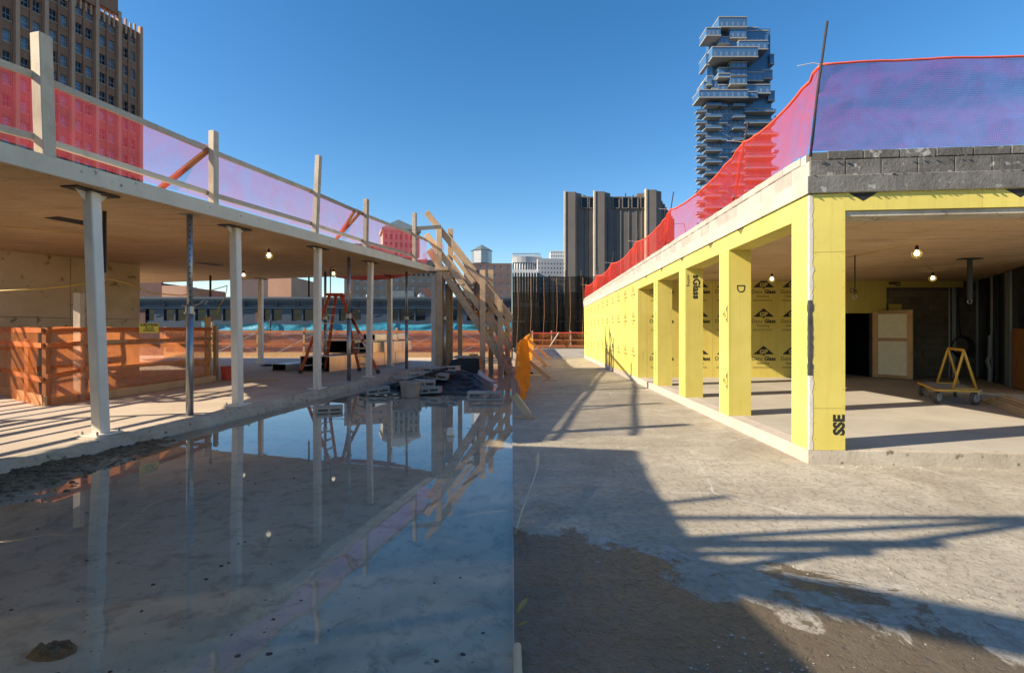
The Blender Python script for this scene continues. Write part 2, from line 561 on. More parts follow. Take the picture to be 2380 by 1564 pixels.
    wood("timber_grey", (0.46, 0.40, 0.32), (0.34, 0.29, 0.23), (0.20, 0.17, 0.14))
    wood("timber_new", (0.56, 0.38, 0.21), (0.44, 0.28, 0.145), (0.33, 0.20, 0.10))
    wood("timber_stair", (0.60, 0.43, 0.27), (0.49, 0.335, 0.20), (0.34, 0.22, 0.13))
    wood("timber_orange", (0.50, 0.19, 0.075), (0.42, 0.14, 0.05), (0.27, 0.09, 0.035))
    wood("plywood", (0.54, 0.43, 0.29), (0.46, 0.35, 0.225), (0.36, 0.27, 0.17))
    mottled("white_steel", (0.72, 0.66, 0.56), (0.82, 0.77, 0.68), 3.0, 0.45, bump=0.35, bscale=40, bdist=0.006, spots=(10, 0.72, (0.48, 0.44, 0.38)))
    mottled("galvanised", (0.30, 0.31, 0.32), (0.44, 0.45, 0.46), 6.0, 0.38, bump=0.1, metal=0.75, spots=(8, 0.66, (0.18, 0.17, 0.16)))
    mottled("duct_metal", (0.60, 0.60, 0.57), (0.74, 0.74, 0.70), 2.0, 0.34, bump=0.05, metal=0.85)
    plain("duct_inside", (0.035, 0.035, 0.035), 0.7)
    plain("dark_steel", (0.03, 0.032, 0.036), 0.5, 0.3)
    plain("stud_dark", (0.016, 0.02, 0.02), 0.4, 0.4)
    plain("stud_metal", (0.30, 0.33, 0.34), 0.4, 0.6)
    mottled("rusty_steel", (0.22, 0.085, 0.03), (0.36, 0.17, 0.07), 3.0, 0.7, bump=0.3)
    plain("rebar", (0.035, 0.025, 0.025), 0.8)
    plain("cable_yellow", (0.62, 0.42, 0.08), 0.5)
    plain("rope_red", (0.72, 0.10, 0.05), 0.6)
    plain("tie_white", (0.75, 0.74, 0.70), 0.5)
    plain("cart_yellow", (0.66, 0.38, 0.05), 0.45)
    plain("rubber", (0.11, 0.085, 0.065), 0.7)
    plain("hub_grey", (0.42, 0.38, 0.31), 0.6)
    mottled("cart_carpet", (0.16, 0.15, 0.14), (0.42, 0.40, 0.37), 40, 0.95, bump=0.6)
    plain("ladder_red", (0.62, 0.10, 0.035), 0.45)
    plain("ladder_step", (0.50, 0.44, 0.33), 0.5, 0.4)
    plain("ladder_foot", (0.06, 0.06, 0.06), 0.7)
    plain("bucket_plastic", (0.36, 0.30, 0.26), 0.6)
    plain("bucket_red", (0.62, 0.07, 0.04), 0.5)
    plain("cloth_white", (0.74, 0.69, 0.58), 0.8)
    plain("board_cream", (0.80, 0.77, 0.58), 0.6)
    plain("bulb_glow", (1.0, 0.86, 0.62), 0.4, emit=1.6)
    plain("guard_yellow", (0.72, 0.56, 0.12), 0.5)
    plain("sign_yellow", (0.82, 0.72, 0.10), 0.5)
    plain("print_black", (0.020, 0.020, 0.016), 0.7)
    plain("print_sunlit", (0.17, 0.145, 0.06), 0.8)  # same print, its washed-out look in strong sun painted paler
    plain("print_small", (0.45, 0.38, 0.10), 0.8)
    plain("white_paint", (0.75, 0.76, 0.78), 0.5)
    t = NT("sheathing_yellow")
    p = t.pos()
    col = t.mix(t.ramp(t.noise(p, 1.1, 6, 0.6), [(0.35, 0.0), (0.65, 1.0)]), (0.62, 0.515, 0.12), (0.70, 0.60, 0.155))
    drip = t.ramp(t.noise(t.pos((9, 9, 0.5)), 1.0, 7, 0.7), [(0.52, 0.0), (0.72, 0.45)])
    col = t.mix(drip, col, (0.47, 0.385, 0.11))
    col = t.mix(t.ramp(t.noise(p, 3.4, 8, 0.75, 0.8), [(0.60, 0.0), (0.72, 0.55)]), col, (0.42, 0.36, 0.16))
    col = t.mix(t.ramp(t.noise(p, 34, 3, 0.6), [(0.70, 0.0), (0.75, 0.6)]), col, (0.30, 0.26, 0.12))
    oi = t.n("ShaderNodeObjectInfo")
    col = t.mix(1.0, col, t.math('ADD', t.math('MULTIPLY', oi.outputs["Random"], 0.10), 0.95), 'MULTIPLY')
    t.pbr(col, 0.8, 0, t.bump(t.noise(p, 120, 5, 0.7), 0.15, 0.004, t.bump(t.noise(p, 2.5, 4), 0.12, 0.03)), 0.3)
    mottled("sealant_grey", (0.45, 0.43, 0.38), (0.58, 0.56, 0.50), 8, 0.8, bump=0.4)
    mottled("sealant_black", (0.025, 0.025, 0.025), (0.07, 0.07, 0.07), 8, 0.6, bump=0.5)
    t = NT("black_plastic")
    p = t.pos()
    t.pbr((0.006, 0.007, 0.009), 0.30, 0, t.bump(t.noise(p, 9, 6, 0.65, 1.0), 0.8, 0.04), 0.45)
    t = NT("tarp_blue")
    p = t.pos()
    t.pbr(t.mix(t.noise(p, 2, 5), (0.02, 0.22, 0.36), (0.05, 0.36, 0.52)), 0.5, 0, t.bump(t.noise(p, 4, 5), 0.6, 0.05), 0.4)
    netting("net_orange", (0.86, 0.30, 0.10), 0.30, 150)
    netting("net_purple", (0.48, 0.062, 0.095), 0.27, 14, 0.45)
    netting("net_fence", (0.80, 0.24, 0.08), 0.52, 150)
    netting("net_red_skylit", (0.26, 0.03, 0.22), 0.50, 16, 0.5)  # same red net with blue skylight painted into its colour
    netting("net_red", (0.90, 0.075, 0.045), 0.44, 10, 0.62)
    netting("net_bundle", (0.82, 0.30, 0.04), 0.86, 60, 0.5)
    netting("shade_mesh", (0.20, 0.19, 0.15), 0.965, 160, 0.3)  # mesh of the added unseen screens that shade water and deck
    netting("net_black", (0.022, 0.020, 0.017), 0.76, 60, 0.25)
    # far buildings
    mottled("brick_brown", (0.25, 0.125, 0.075), (0.34, 0.185, 0.12), 0.25, 0.9, bump=0.2, bscale=4)
    mottled("brick_tan", (0.44, 0.255, 0.165), (0.54, 0.34, 0.23), 0.3, 0.9, bump=0.2, bscale=4)
    mottled("brick_salmon", (0.50, 0.26, 0.17), (0.58, 0.33, 0.22), 0.4, 0.9, bump=0.2, bscale=4)
    mottled("brick_purple", (0.125, 0.085, 0.085), (0.18, 0.13, 0.12), 0.3, 0.9, bump=0.2, bscale=4)
    mottled("limestone", (0.42, 0.36, 0.27), (0.52, 0.45, 0.35), 0.25, 0.9, bump=0.2, bscale=4)
    mottled("granite_dark", (0.165, 0.14, 0.125), (0.215, 0.185, 0.165), 0.12, 0.85, bump=0.2, bscale=3)
    mottled("granite_recess", (0.125, 0.11, 0.105), (0.165, 0.148, 0.14), 0.12, 0.85, bump=0.2, bscale=3)
    mottled("court_stone", (0.42, 0.43, 0.44), (0.52, 0.53, 0.54), 0.1, 0.85, bump=0.1)
    mottled("facade_blue", (0.05, 0.07, 0.10), (0.08, 0.105, 0.145), 0.8, 0.6, bump=0.1)
    plain("facade_frame", (0.028, 0.05, 0.085), 0.5)
    mottled("brownstone", (0.11, 0.055, 0.05), (0.15, 0.08, 0.07), 0.8, 0.8, bump=0.2)
    mottled("slate_roof", (0.10, 0.135, 0.15), (0.15, 0.19, 0.20), 0.5, 0.6)
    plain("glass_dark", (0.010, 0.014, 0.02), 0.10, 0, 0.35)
    t = NT("glass_sky")
    t.pbr(t.mix(t.ramp(t.noise(t.pos(), 0.4, 4), [(0.4, 0.0), (0.6, 1.0)]), (0.06, 0.12, 0.20), (0.13, 0.22, 0.32)), 0.08, 0, None, 0.8)
    t = NT("glass_tower")
    p = t.pos()
    t.pbr(t.mix(t.noise(p, 0.12, 5), (0.04, 0.11, 0.24), (0.09, 0.21, 0.40)), 0.1, 0, None, 0.75)
    plain("slab_edge", (0.34, 0.33, 0.31), 0.7)
    plain("frame_pale", (0.42, 0.46, 0.52), 0.5)
    plain("frame_white", (0.62, 0.64, 0.66), 0.5)
    plain("tower_core", (0.05, 0.055, 0.065), 0.6)
    mottled("asphalt", (0.045, 0.045, 0.045), (0.065, 0.065, 0.065), 0.2, 0.9)
    plain("skin", (0.45, 0.28, 0.20), 0.6)
    plain("jacket_taupe", (0.22, 0.165, 0.135), 0.85)
    plain("trousers_tan", (0.42, 0.20, 0.085), 0.85)
    plain("hat_navy", (0.008, 0.013, 0.03), 0.6)
    plain("leaf_dry", (0.36, 0.25, 0.07), 0.7)
    plain("conduit_pale", (0.50, 0.47, 0.33), 0.5)
    mottled("stone_light", (0.24, 0.225, 0.195), (0.38, 0.36, 0.32), 20, 0.9, vary=0.5)
    mottled("twig", (0.05, 0.035, 0.025), (0.12, 0.085, 0.05), 20, 0.9, vary=0.5)
    plain("evergreen", (0.025, 0.05, 0.02), 0.8)
make_materials()

# ---------------------------------------------------------------- ground, deck, water
g = MB()
g.face([(-3000, -3000, -14), (3000, -3000, -14), (3000, 3000, -14), (-3000, 3000, -14)])
struct("ground", g, "asphalt")

g = MB()                                     # dry half of the roof deck
g.prism([(0.012, -12), (26, -12), (26, 42.6), (0.012, 42.6)], -0.45, 0.0)
struct("deck", g, "deck_concrete")

def edge_x(y):                               # outer edge of the raised floor on the flooded side
    return -5.55 + 0.1476 * (y - 5.36)
def silt_h(x, y):
    n = noise.noise(Vector((x * 0.5, y * 0.5, 1.3))) * 0.012 + noise.noise(Vector((x * 1.9, y * 1.9, 4))) * 0.007
    h = -0.036 + n
    d = x - edge_x(y)                        # a bank of mud lies against the raised floor near the corner
    k = max(0.0, 1 - d / (1.5 + 0.5 * noise.noise(Vector((x, y, 2))))) if y < 9 else 0.0
    k *= max(0.0, min(1.0, (8.2 - y) / 2.4))
    h += k * (0.085 + 0.04 * noise.noise(Vector((x * 3.1, y * 3.1, 7))))
    if y > 11:
        h += 0.004
    return h
g = MB()
def silt_pt(u, v):
    y = lerp(-3.0, 28.0, v ** 1.6)
    x = lerp(-14.0, 0.006, 1 - (1 - u) ** 1.0)
    return (x, y, silt_h(x, y) if y > -2 else -0.04)
g.grid(silt_pt, 170, 170)
struct("flooded_deck", g, "silt", smooth=True)
g = MB()
g.grid(lambda u, v: (lerp(-7.0, 0.006, u), lerp(-3.0, 27.0, v), -0.004), 4, 8)
wtr = struct("standing_water", g, "water")
if wtr.data.polygons[0].normal.z < 0:
    wtr.data.flip_normals()                  # the water faces the sky
g = MB()                                     # straight kerb-like joint where the flooded slab meets the dry one
g.box((0.0063, -12, -0.2), (0.0115, 42, -0.001))
struct("slab_joint", g, "mortar")

# ---------------------------------------------------------------- flooded side: open concrete storey
def roof_lo(x, y):                           # underside of the roof slab, laid to a slight fall
    return 3.47 + 0.019 * (y - 5.5)
def roof_edge(y):
    return -5.69 + 0.216 * (y - 5.5)
FL = 0.16
LB = thing("concrete_storey", "open concrete storey on white steel columns beside the flooded deck", "building", (-6, 11, 0))
def f_(m):
    ys = [3.6 + i * 0.35 for i in range(68)]
    pts = [(edge_x(y) + 0.035 * noise.noise(Vector((0, y * 1.7, 3))) + 0.012 * noise.noise(Vector((0, y * 9, 5))), y) for y in ys]
    pts += [(-3.0, 27.6), (-24, 27.6), (-24, 3.6)]
    m.prism(pts, -0.12, FL)
fl = part("floor_slab", "floor_concrete", LB, f_)
def f_(m):                                   # rough lip along the floor's edge
    n = 150
    def fn(u, v):
        y = lerp(3.6, 27.0, u)
        x = edge_x(y) + 0.035 * noise.noise(Vector((0, y * 1.7, 3)))
        prof = [(-0.16, 0.165), (-0.05, 0.17), (0.012, 0.155), (0.034, 0.10), (0.055, 0.02), (0.10, -0.06)]
        k = v * 5
        i = min(4, int(k)); f = k - i
        px = lerp(prof[i][0], prof[i + 1][0], f); pz = lerp(prof[i][1], prof[i + 1][1], f)
        w = noise.noise(Vector((y * 4.0, v * 3, 9))) * 0.028 + noise.noise(Vector((y * 14, v * 8, 2))) * 0.012
        return (x + px + w * (0.3 + v), y, pz + (w * 0.5 if 0.1 < v < 0.9 else 0))
    m.grid(fn, 420, 12)
part("floor_edge", "curb_concrete", fl, f_, smooth=False)
ROOF = [(roof_edge(5.38), 5.38), (roof_edge(18.6), 18.6), (-17.0, 23.4), (-24, 23.6), (-24, 22.2)]  # unseen near end cut aslant so sunlight enters below
def f_(m):
    m.prism(ROOF, roof_lo, lambda x, y: roof_lo(x, y) + 0.22)
rs = part("roof_slab", "slab_concrete", LB, f_)
def f_(m):
    pts = [(p[0] - 0.05 if i in (0, 1) else p[0], p[1] + (0.06 if i in (0, 4) else -0.05)) for i, p in enumerate(ROOF)]
    m.prism(pts, lambda x, y: roof_lo(x, y) - 0.004, lambda x, y: roof_lo(x, y) + 0.1)
part("soffit", "soffit_concrete", rs, f_)
# cast core wall with joints between its pours
core = MB()
cw0, cw1 = Vector((-13.6, 9.4, 0)), Vector((-11.96, 15.9, 0))
cd = (cw1 - cw0).normalized(); cn = Vector((-cd.y, cd.x, 0))
for a, b, z0, z1, o in ((0.0, 0.34, FL, 1.92, 0.0), (0.34, 0.70, FL, 1.92, 0.006), (0.70, 1.0, FL, 1.92, 0.0),
                        (0.0, 0.34, 1.925, 3.7, 0.004), (0.34, 0.70, 1.925, 3.72, 0.0), (0.70, 1.0, 1.925, 3.73, 0.006)):
    p0 = cw0 + (cw1 - cw0) * (a + 0.0012); p1 = cw0 + (cw1 - cw0) * (b - 0.0012)
    m = MB()
    q = [p0 - cn * o, p1 - cn * o, p1 + cn * 4.0, p0 + cn * 4.0]
    m.prism([(v.x, v.y) for v in q], z0 + 0.003, z1 - 0.003)
    m.build("core_wall", "core_concrete", LB)
# steel columns: foot and head plates
colS = [((235, 1010), (210, 440)), ((553, 942), (545, 524)), ((737, 903), (738, 572)), ((857, 876), (861, 603))]
def column(base, top, w=0.15):
    m = MB()
    m.beam(base, top, w, w, (0.12, 1, 0))
    c = m.build("column", "white_steel", LB, bevel=0.012)
    u = Vector((0.15, 1, 0)).normalized(); s = Vector((u.y, -u.x, 0))
    part("base_plate", "white_steel", c, lambda m: (m.beam(base + Vector((0, 0, 0.005)) - u * 0.19, base + Vector((0, 0, 0.005)) + u * 0.19, 0.30, 0.028)), bevel=0.004)
    part("grout_pad", "curb_concrete", c, lambda m: m.beam(base - u * 0.25 - Vector((0, 0, 0.02)), base + u * 0.25 - Vector((0, 0, 0.02)), 0.40, 0.03), bevel=0.01)
    for i in (-1, 1):
        for j in (-1, 1):
            q = base + u * (0.155 * i) + s * (0.115 * j)
            part("anchor_bolt", "galvanised", c, lambda m: m.tube([q, q + Vector((0, 0, 0.06))], 0.014, 6))
    part("cap_plate", "dark_steel", c, lambda m: m.beam(top - u * 0.30, top + u * 0.30, 0.26, 0.022))
    def g_(m):
        a = top + u * (0.09 * k) - Vector((0, 0, 0.012)); b = a + u * (0.13 * k); d = a - Vector((0, 0, 0.13))
        for o in (-0.006, 0.006):
            m.face([a + s * o, b + s * o, d + s * o])
        m.face([b - s * .006, b + s * .006, d + s * .006, d - s * .006])
    for k in (-1, 1):
        part("gusset", "white_steel", c, g_)
for (bx, by), (tx, ty) in colS:
    b = GR(bx, by, FL + 0.01)
    t = Vector(((tx - 1190) / F * b.y, b.y + 0.02, roof_lo(b.x, b.y) - 0.016))
    column(b + Vector((0, 0, 0.01)), t)
for bx, d in ((606, 21.0), (906, 19.6), (1009, 18.1)):
    b = Vector(((bx - 1190) / F * d, d, FL + 0.02))
    column(b, Vector((b.x, b.y, roof_lo(b.x, b.y) - 0.016)), 0.17)
# dark slots and plates cast into the ceiling
for x, y, d in ((175, 528, 8.8), (487, 641, 15.5)):
    p = P(x, y, d); p.z = roof_lo(p.x, p.y) - 0.012
    part("ceiling_plate", "dark_steel", LB, lambda m: m.beam(p - Vector((0.1, 0.35, 0)), p + Vector((0.1, 0.35, 0)), 0.36, 0.012))
# bolted straps hanging from the ceiling
for x, y0, y1, d, w in ((243, 520, 634, 8.0, 0.05), (489, 646, 690, 19.5, 0.07), (718, 651, 690, 20.0, 0.06), (768, 620, 690, 16.6, 0.03)):
    a = P(x, y0, d); a.z = roof_lo(a.x, a.y) - 0.002
    b = P(x, y1, d)
    o = part("hanger_strap", "dark_steel", LB, lambda m: m.beam(a, b, w, w * 0.5, (0, 1, 0)))
    part("strap_hook", "galvanised", o, lambda m: m.tube([b + Vector((0.03 * math.cos(k), 0, -0.03 + 0.03 * math.sin(k))) for k in [i * 0.5 for i in range(13)]], 0.007, 6))

# ---------------------------------------------------------------- post shores
def shore(base, top, label):
    t = thing("post_shore", label, "shore", base, "adjustable steel post shores under the concrete roof")
    mid = base + (top - base) * 0.5
    part("outer_tube", "galvanised", t, lambda m: m.tube([base + Vector((0, 0, 0.01)), mid + Vector((0, 0, 0.1))], 0.056, 14), smooth=True)
    inn = part("inner_tube", "galvanised", t, lambda m: m.tube([mid, top - Vector((0, 0, 0.012))], 0.045, 14), smooth=True)
    def holes(m):
        n = int((top.z - mid.z - 0.25) / 0.1)
        for k in range(n):
            c = mid + Vector((0, 0, 0.2 + k * 0.1))
            d = Vector((0.62, -0.78, 0))
            m.tube([c + d * 0.0449, c + d * 0.0462], 0.013, 8)
    part("pin_hole", "print_black", inn, holes)
    part("base_plate", "galvanised", t, lambda m: m.beam(base - Vector((0.13, 0, -0.005)), base + Vector((0.13, 0, 0.005)), 0.2, 0.012))
    part("head_plate", "galvanised", t, lambda m: m.beam(top - Vector((0.13, 0, 0.007)), top + Vector((0.13, 0, -0.007)), 0.2, 0.012))
    part("collar", "galvanised", t, lambda m: m.lathe(mid + Vector((0, 0, 0.02)), [(0.05, 0), (0.085, 0.0), (0.085, 0.03), (0.066, 0.03), (0.066, 0.13), (0.05, 0.13)], 14), smooth=False)
    part("pin_handle", "galvanised", t, lambda m: m.tube([mid + Vector((-0.13, 0, 0.16)), mid + Vector((0.10, -0.02, 0.16)), mid + Vector((0.20, -0.03, 0.20)), mid + Vector((0.26, -0.03, 0.26)), mid + Vector((0.31, -0.03, 0.24)), mid + Vector((0.28, -0.03, 0.18))], 0.012, 6), smooth=True)
for x, y, lab in ((441, 966, "galvanised post shore between the two nearest white columns"),
                  (811, 885, "galvanised post shore in front of the orange stepladder"),
                  (945, 852, "slim post shore left of the lumber stair posts"),
                  (756, 838, "distant post shore seen behind the stepladder's left rail"),
                  (1033, 842, "post shore squeezed between two raw lumber posts")):
    b = GR(x, y, FL)
    if b.y > 18.2:
        s_ = 18.0 / b.y
        b = Vector((b.x * s_, 18.0, FL))
    shore(b, Vector((b.x, b.y, roof_lo(b.x, b.y))), lab)

# ---------------------------------------------------------------- guardrail and net along the roof edge
GRD = thing("roof_guardrail", "weathered timber guardrail with orange debris net along the concrete roof edge", "guardrail", (-4.4, 11, 3.7))
def on_edge(y, inset=0.10):
    return Vector((roof_edge(y) - inset, y, roof_lo(0, y) + 0.22))
posts = [(6.02, 5.18, 0.15, -0.05), (8.52, 5.01, 0.115, 0.0), (11.37, 5.59, 0.115, 0.08), (13.63, 5.19, 0.12, 0.02), (16.9, 5.58, 0.125, 0.0)]
pp = []
for i, (y, top, w, lean) in enumerate(posts):
    b = on_edge(y)
    t = Vector((b.x + lean, y, top))
    pp.append((b, t))
    m = MB(); m.beam(b, t, w, w, (0.2, 1, 0)); m.build("post", "timber_weathered" if i < 2 else "timber_grey", GRD, bevel=0.008)
ends = [on_edge(5.45)] + [b for b, t in pp] + [on_edge(18.4)]
for k, (hh, z, off) in enumerate(((0.085, 0.95, 0.10), (0.085, 0.20, 0.09))):
    for i in range(len(ends) - 1):
        if k == 1 and i == len(ends) - 2:
            continue
        a, b = ends[i].copy(), ends[i + 1].copy()
        d = (b - a).normalized()
        a += Vector((-off, 0, z + (0.02 if i % 2 else -0.01))); b += Vector((-off, 0, z + (0.0 if i % 2 else 0.03)))
        m = MB(); m.beam(a - d * 0.06, b + d * 0.05, 0.045, hh)
        m.build("rail", ("timber_weathered", "timber_grey")[(i + k) % 2] if i < 4 else "timber_grey", GRD, bevel=0.004)
for i in range(len(ends) - 1):
    a, b = ends[i], ends[i + 1]
    L = (b - a).length
    def fn(u, v):
        p = a.lerp(b, u)
        sag = 0.05 * math.sin(u * math.pi)
        w = 0.07 * math.sin(v * math.pi) * noise.noise(Vector((p.y * 0.9, v * 2, 3))) + 0.02 * noise.noise(Vector((p.y * 4, v * 5, 8)))
        return (p.x - 0.17 + w, p.y, p.z + lerp(0.10, 1.03 - sag, v))
    m = MB(); m.grid(fn, 26, 10, su=L, sv=1.0)
    m.build("net_panel", "net_purple", GRD, smooth=True)
    part("net_hem", "rope_red", GRD, lambda m: m.tube([Vector(fn(u / 14, 1.0)) + Vector((0, 0, 0.008 * math.sin(u * 2.1))) for u in range(15)], 0.016, 5), smooth=True)
for y, dy in ((8.48, -0.62), (13.45, -0.7), (13.2, -0.45)):
    b = on_edge(y, 0.17); e = on_edge(y + dy * 1.1, 0.42)
    m = MB(); m.beam(b + Vector((0, 0, 0.92)), e + Vector((0, 0, 0.03)), 0.045, 0.09, (0, 1, 0)); m.build("brace", "timber_orange", GRD)
# loose flap of net over the far corner
def fn(u, v):
    x = lerp(-3.1, -2.55, u); y = lerp(17.2, 18.7, u)
    return (x - 0.3 * v * 0, y, 3.98 + 0.25 * u + 0.62 * v * (0.4 + 0.6 * u) + 0.04 * noise.noise(Vector((u * 4, v * 3, 1))))
m = MB(); m.grid(fn, 12, 6, su=2, sv=1); m.build("net_flap", "net_purple", GRD, smooth=True)
# folded net hanging over the back edge of the roof
RN = thing("hanging_net", "bright red net sagging below the far edge of the concrete roof", "net", (-6, 20.2, 3.6))
def fn(u, v):
    x = lerp(-7.2, -3.9, u); y = 20.25 - (x + 7.2) * 0.34
    return (x, y, roof_lo(x, y) + 0.03 - (0.16 * math.sin(u * math.pi) + 0.05) * v + 0.02 * noise.noise(Vector((u * 9, v * 3, 1))))
m = MB(); m.grid(fn, 24, 4, su=3, sv=0.3); m.build("net_fold", "net_bundle", RN, smooth=True)
RN.children[0].data.materials[0] = MATS["rope_red"]

# ---------------------------------------------------------------- barrier around the floor opening
def barrier():
    A = Vector((-8.80, 9.35, FL)); B = Vector((-8.55, 13.9, FL)); L_ = Vector((-12.2, 11.6, FL)); K = Vector((-11.7, 14.6, FL))
    t = thing("opening_barrier", "orange netted timber barrier around the floor opening by the core wall", "barrier", A)
    def post(p, top, w=0.09, d=0.09, mt="timber_orange"):
        m = MB(); m.beam(p, Vector((p.x, p.y, top)), w, d, (0.1, 1, 0)); return m.build("post", mt, t, bevel=0.004)
    def rail(a, b, z0, z1, h=0.09, mt="timber_orange", off=0.07):
        d = (b - a).normalized(); n = Vector((d.y, -d.x, 0)) * off
        m = MB(); m.beam(Vector((a.x, a.y, z0)) + n - d * 0.06, Vector((b.x, b.y, z1)) + n + d * 0.06, 0.04, h); m.build("rail", mt, t, bevel=0.003)
    post(A, 1.64); post(A.lerp(L_, 0.28), 1.42); post(Vector((A.x + 0.05, 10.0, FL)), 2.34, 0.16, 0.10, "timber_grey")
    post(B, 1.95, 0.12, 0.1, "timber_new"); post(B + Vector((0.08, 0.25, 0)), 1.72, 0.1, 0.1, "timber_new"); post(L_, 1.6)
    A2 = Vector((A.x + 0.05, 10.0, FL))
    for z0, z1 in ((1.585, 1.60), (1.30, 1.33), (0.72, 0.80)):
        rail(A, A2, z0, z1); rail(A2, B, z1, z1 + (0.02 if z1 > 1 else -0.06), mt="timber_new" if z1 < 1.5 else "timber_orange")
    for z0, z1 in ((1.585, 1.60), (1.30, 1.33), (0.66, 0.74)):
        rail(A, L_, z0, z1, off=-0.07)
    for z in (1.62, 1.15, 0.62):
        rail(K, B, z, z, mt="timber_new"); rail(L_, K, z, z, mt="timber_orange")
    rail(A, B, FL + 0.10, FL + 0.10, 0.2, "timber_new", 0.02); rail(A, L_, FL + 0.09, FL + 0.09, 0.2, "timber_new", -0.02)
    for a, b, off, sd in ((A, B, 0.115, 1), (A, L_, -0.115, 2), (B, K, -0.06, 3)):
        d = (b - a).normalized(); n = Vector((d.y, -d.x, 0)) * off; L = (b - a).length
        def fn(u, v):
            p = a.lerp(b, u) + n
            w = 0.035 * noise.noise(Vector((u * L * 1.4, v * 3, sd))) + 0.012 * noise.noise(Vector((u * L * 6, v * 7, sd)))
            q = p + n.normalized() * w
            return (q.x, q.y, FL + lerp(0.0, 1.49, v) + 0.02 * noise.noise(Vector((u * L * 2, sd, 0))))
        m = MB(); m.grid(fn, 40, 14, su=L, sv=1.5); m.build("net_panel", "net_orange", t, smooth=True)
    return t, A, B
BAR, bA, bB = barrier()
# caution sign: flat printed card wired to the net
c = P(344.5, 762.5, 11.6)
c.x += 0.02
SG = thing("caution_sign", "yellow CAUTION FLOOR OPENING sign on the orange barrier net", "sign", c - Vector((0, 0, 0.11)))
ux = Vector((0.94, 0.33, 0)).normalized(); uy = Vector((0.03, 0, 1)).normalized()
ux = Vector((0.12, 1, 0)).normalized()
nrm = ux.cross(uy)
m = MB(); m.beam(c - ux * 0.27, c + ux * 0.27, 0.005, 0.235, (0, 0, 1)); m.build("card", "sign_yellow", SG)
m = MB()
add_text(m, "CAUTION", 0.085, c + uy * 0.045, ux, uy, 0, 0.003, 0.005, 1.3)
add_text(m, "FLOOR", 0.068, c - uy * 0.022, ux, uy, 0, 0.002, 0.005, 1.05)
add_text(m, "OPENING", 0.068, c - uy * 0.082, ux, uy, 0, 0.002, 0.005, 1.1)
add_text(m, "DO NOT REMOVE", 0.026, c - uy * 0.110, ux, uy, 0, 0.001, 0.005, 1.2)
m.build("lettering", "print_black", SG)
# boards, hose and bricks left inside the opening's barrier
OB = thing("leaning_board", "pale timber board lying at the foot of the orange barrier", "board", Vector((-8.35, 9.9, FL)))
part("board", "timber_new", OB, lambda m: m.beam(Vector((-8.42, 10.1, FL + 0.09)), Vector((-8.22, 13.7, FL + 0.09)), 0.05, 0.17), bevel=0.004)
# red bucket beside the barrier's end post
rb = GR(524, 868, FL)
rb = Vector((-8.15, 14.15, FL))
RB = thing("bucket", "small red plastic bucket beside the orange barrier's end post", "bucket", rb)
part("tub", "bucket_red", RB, lambda m: m.lathe(rb, [(0.0, 0.004), (0.13, 0.004), (0.155, 0.36), (0.168, 0.36), (0.168, 0.39), (0.15, 0.39), (0.125, 0.03), (0.0, 0.03)], 20), smooth=False)
part("handle", "dark_steel", RB, lambda m: m.tube([rb + Vector((0.165 * math.cos(a), -0.03, 0.36 - 0.2 * math.sin(a))) for a in [i * math.pi / 10 for i in range(11)]], 0.006, 5))
# yellow temporary cable strung across the storey
cb = [P(0, 676, 9.3), P(90, 672, 9.6), P(160, 665, 9.9), P(205, 656, 10.2), P(250, 648, 10.4), P(300, 660, 10.9), P(350, 681, 11.5), P(420, 687, 12.2), P(480, 678, 13.2), P(528, 664, 13.8), P(524, 690, 13.85), P(510, 710, 13.9), P(505, 728, 13.9)]
CB = MB(); CB.tube(cb, 0.013, 6); tag(CB.build("temporary_cable", "cable_yellow", smooth=True), "yellow temporary cable sagging across in front of the core wall", "cable")
cb = [bB + Vector((0.12, -0.1, 1.2)), bB + Vector((0.2, -0.15, 0.7)), bB + Vector((0.16, -0.2, 0.3)), bB + Vector((0.05, -0.35, 0.02)), bB + Vector((0.5, -0.3, 0.02)), bB + Vector((1.1, -0.1, 0.02)), bB + Vector((1.9, 0.2, 0.02))]
CB = MB(); CB.tube(cb, 0.011, 6); tag(CB.build("extension_cord", "cable_yellow", smooth=True), "thin extension cord dropping from the barrier's end post to the floor", "cord")
CB = MB(); c0 = GR(625, 851, FL)
CB.tube([c0 + Vector((0.35 * math.cos(i * 0.7) * (1 - i * 0.02), 0.3 * math.sin(i * 0.7), 0.012 + 0.002 * i)) for i in range(26)], 0.011, 6); tag(CB.build("coiled_cord", "dark_steel", smooth=True), "dark cord coiled on the bare floor behind the columns", "cord")

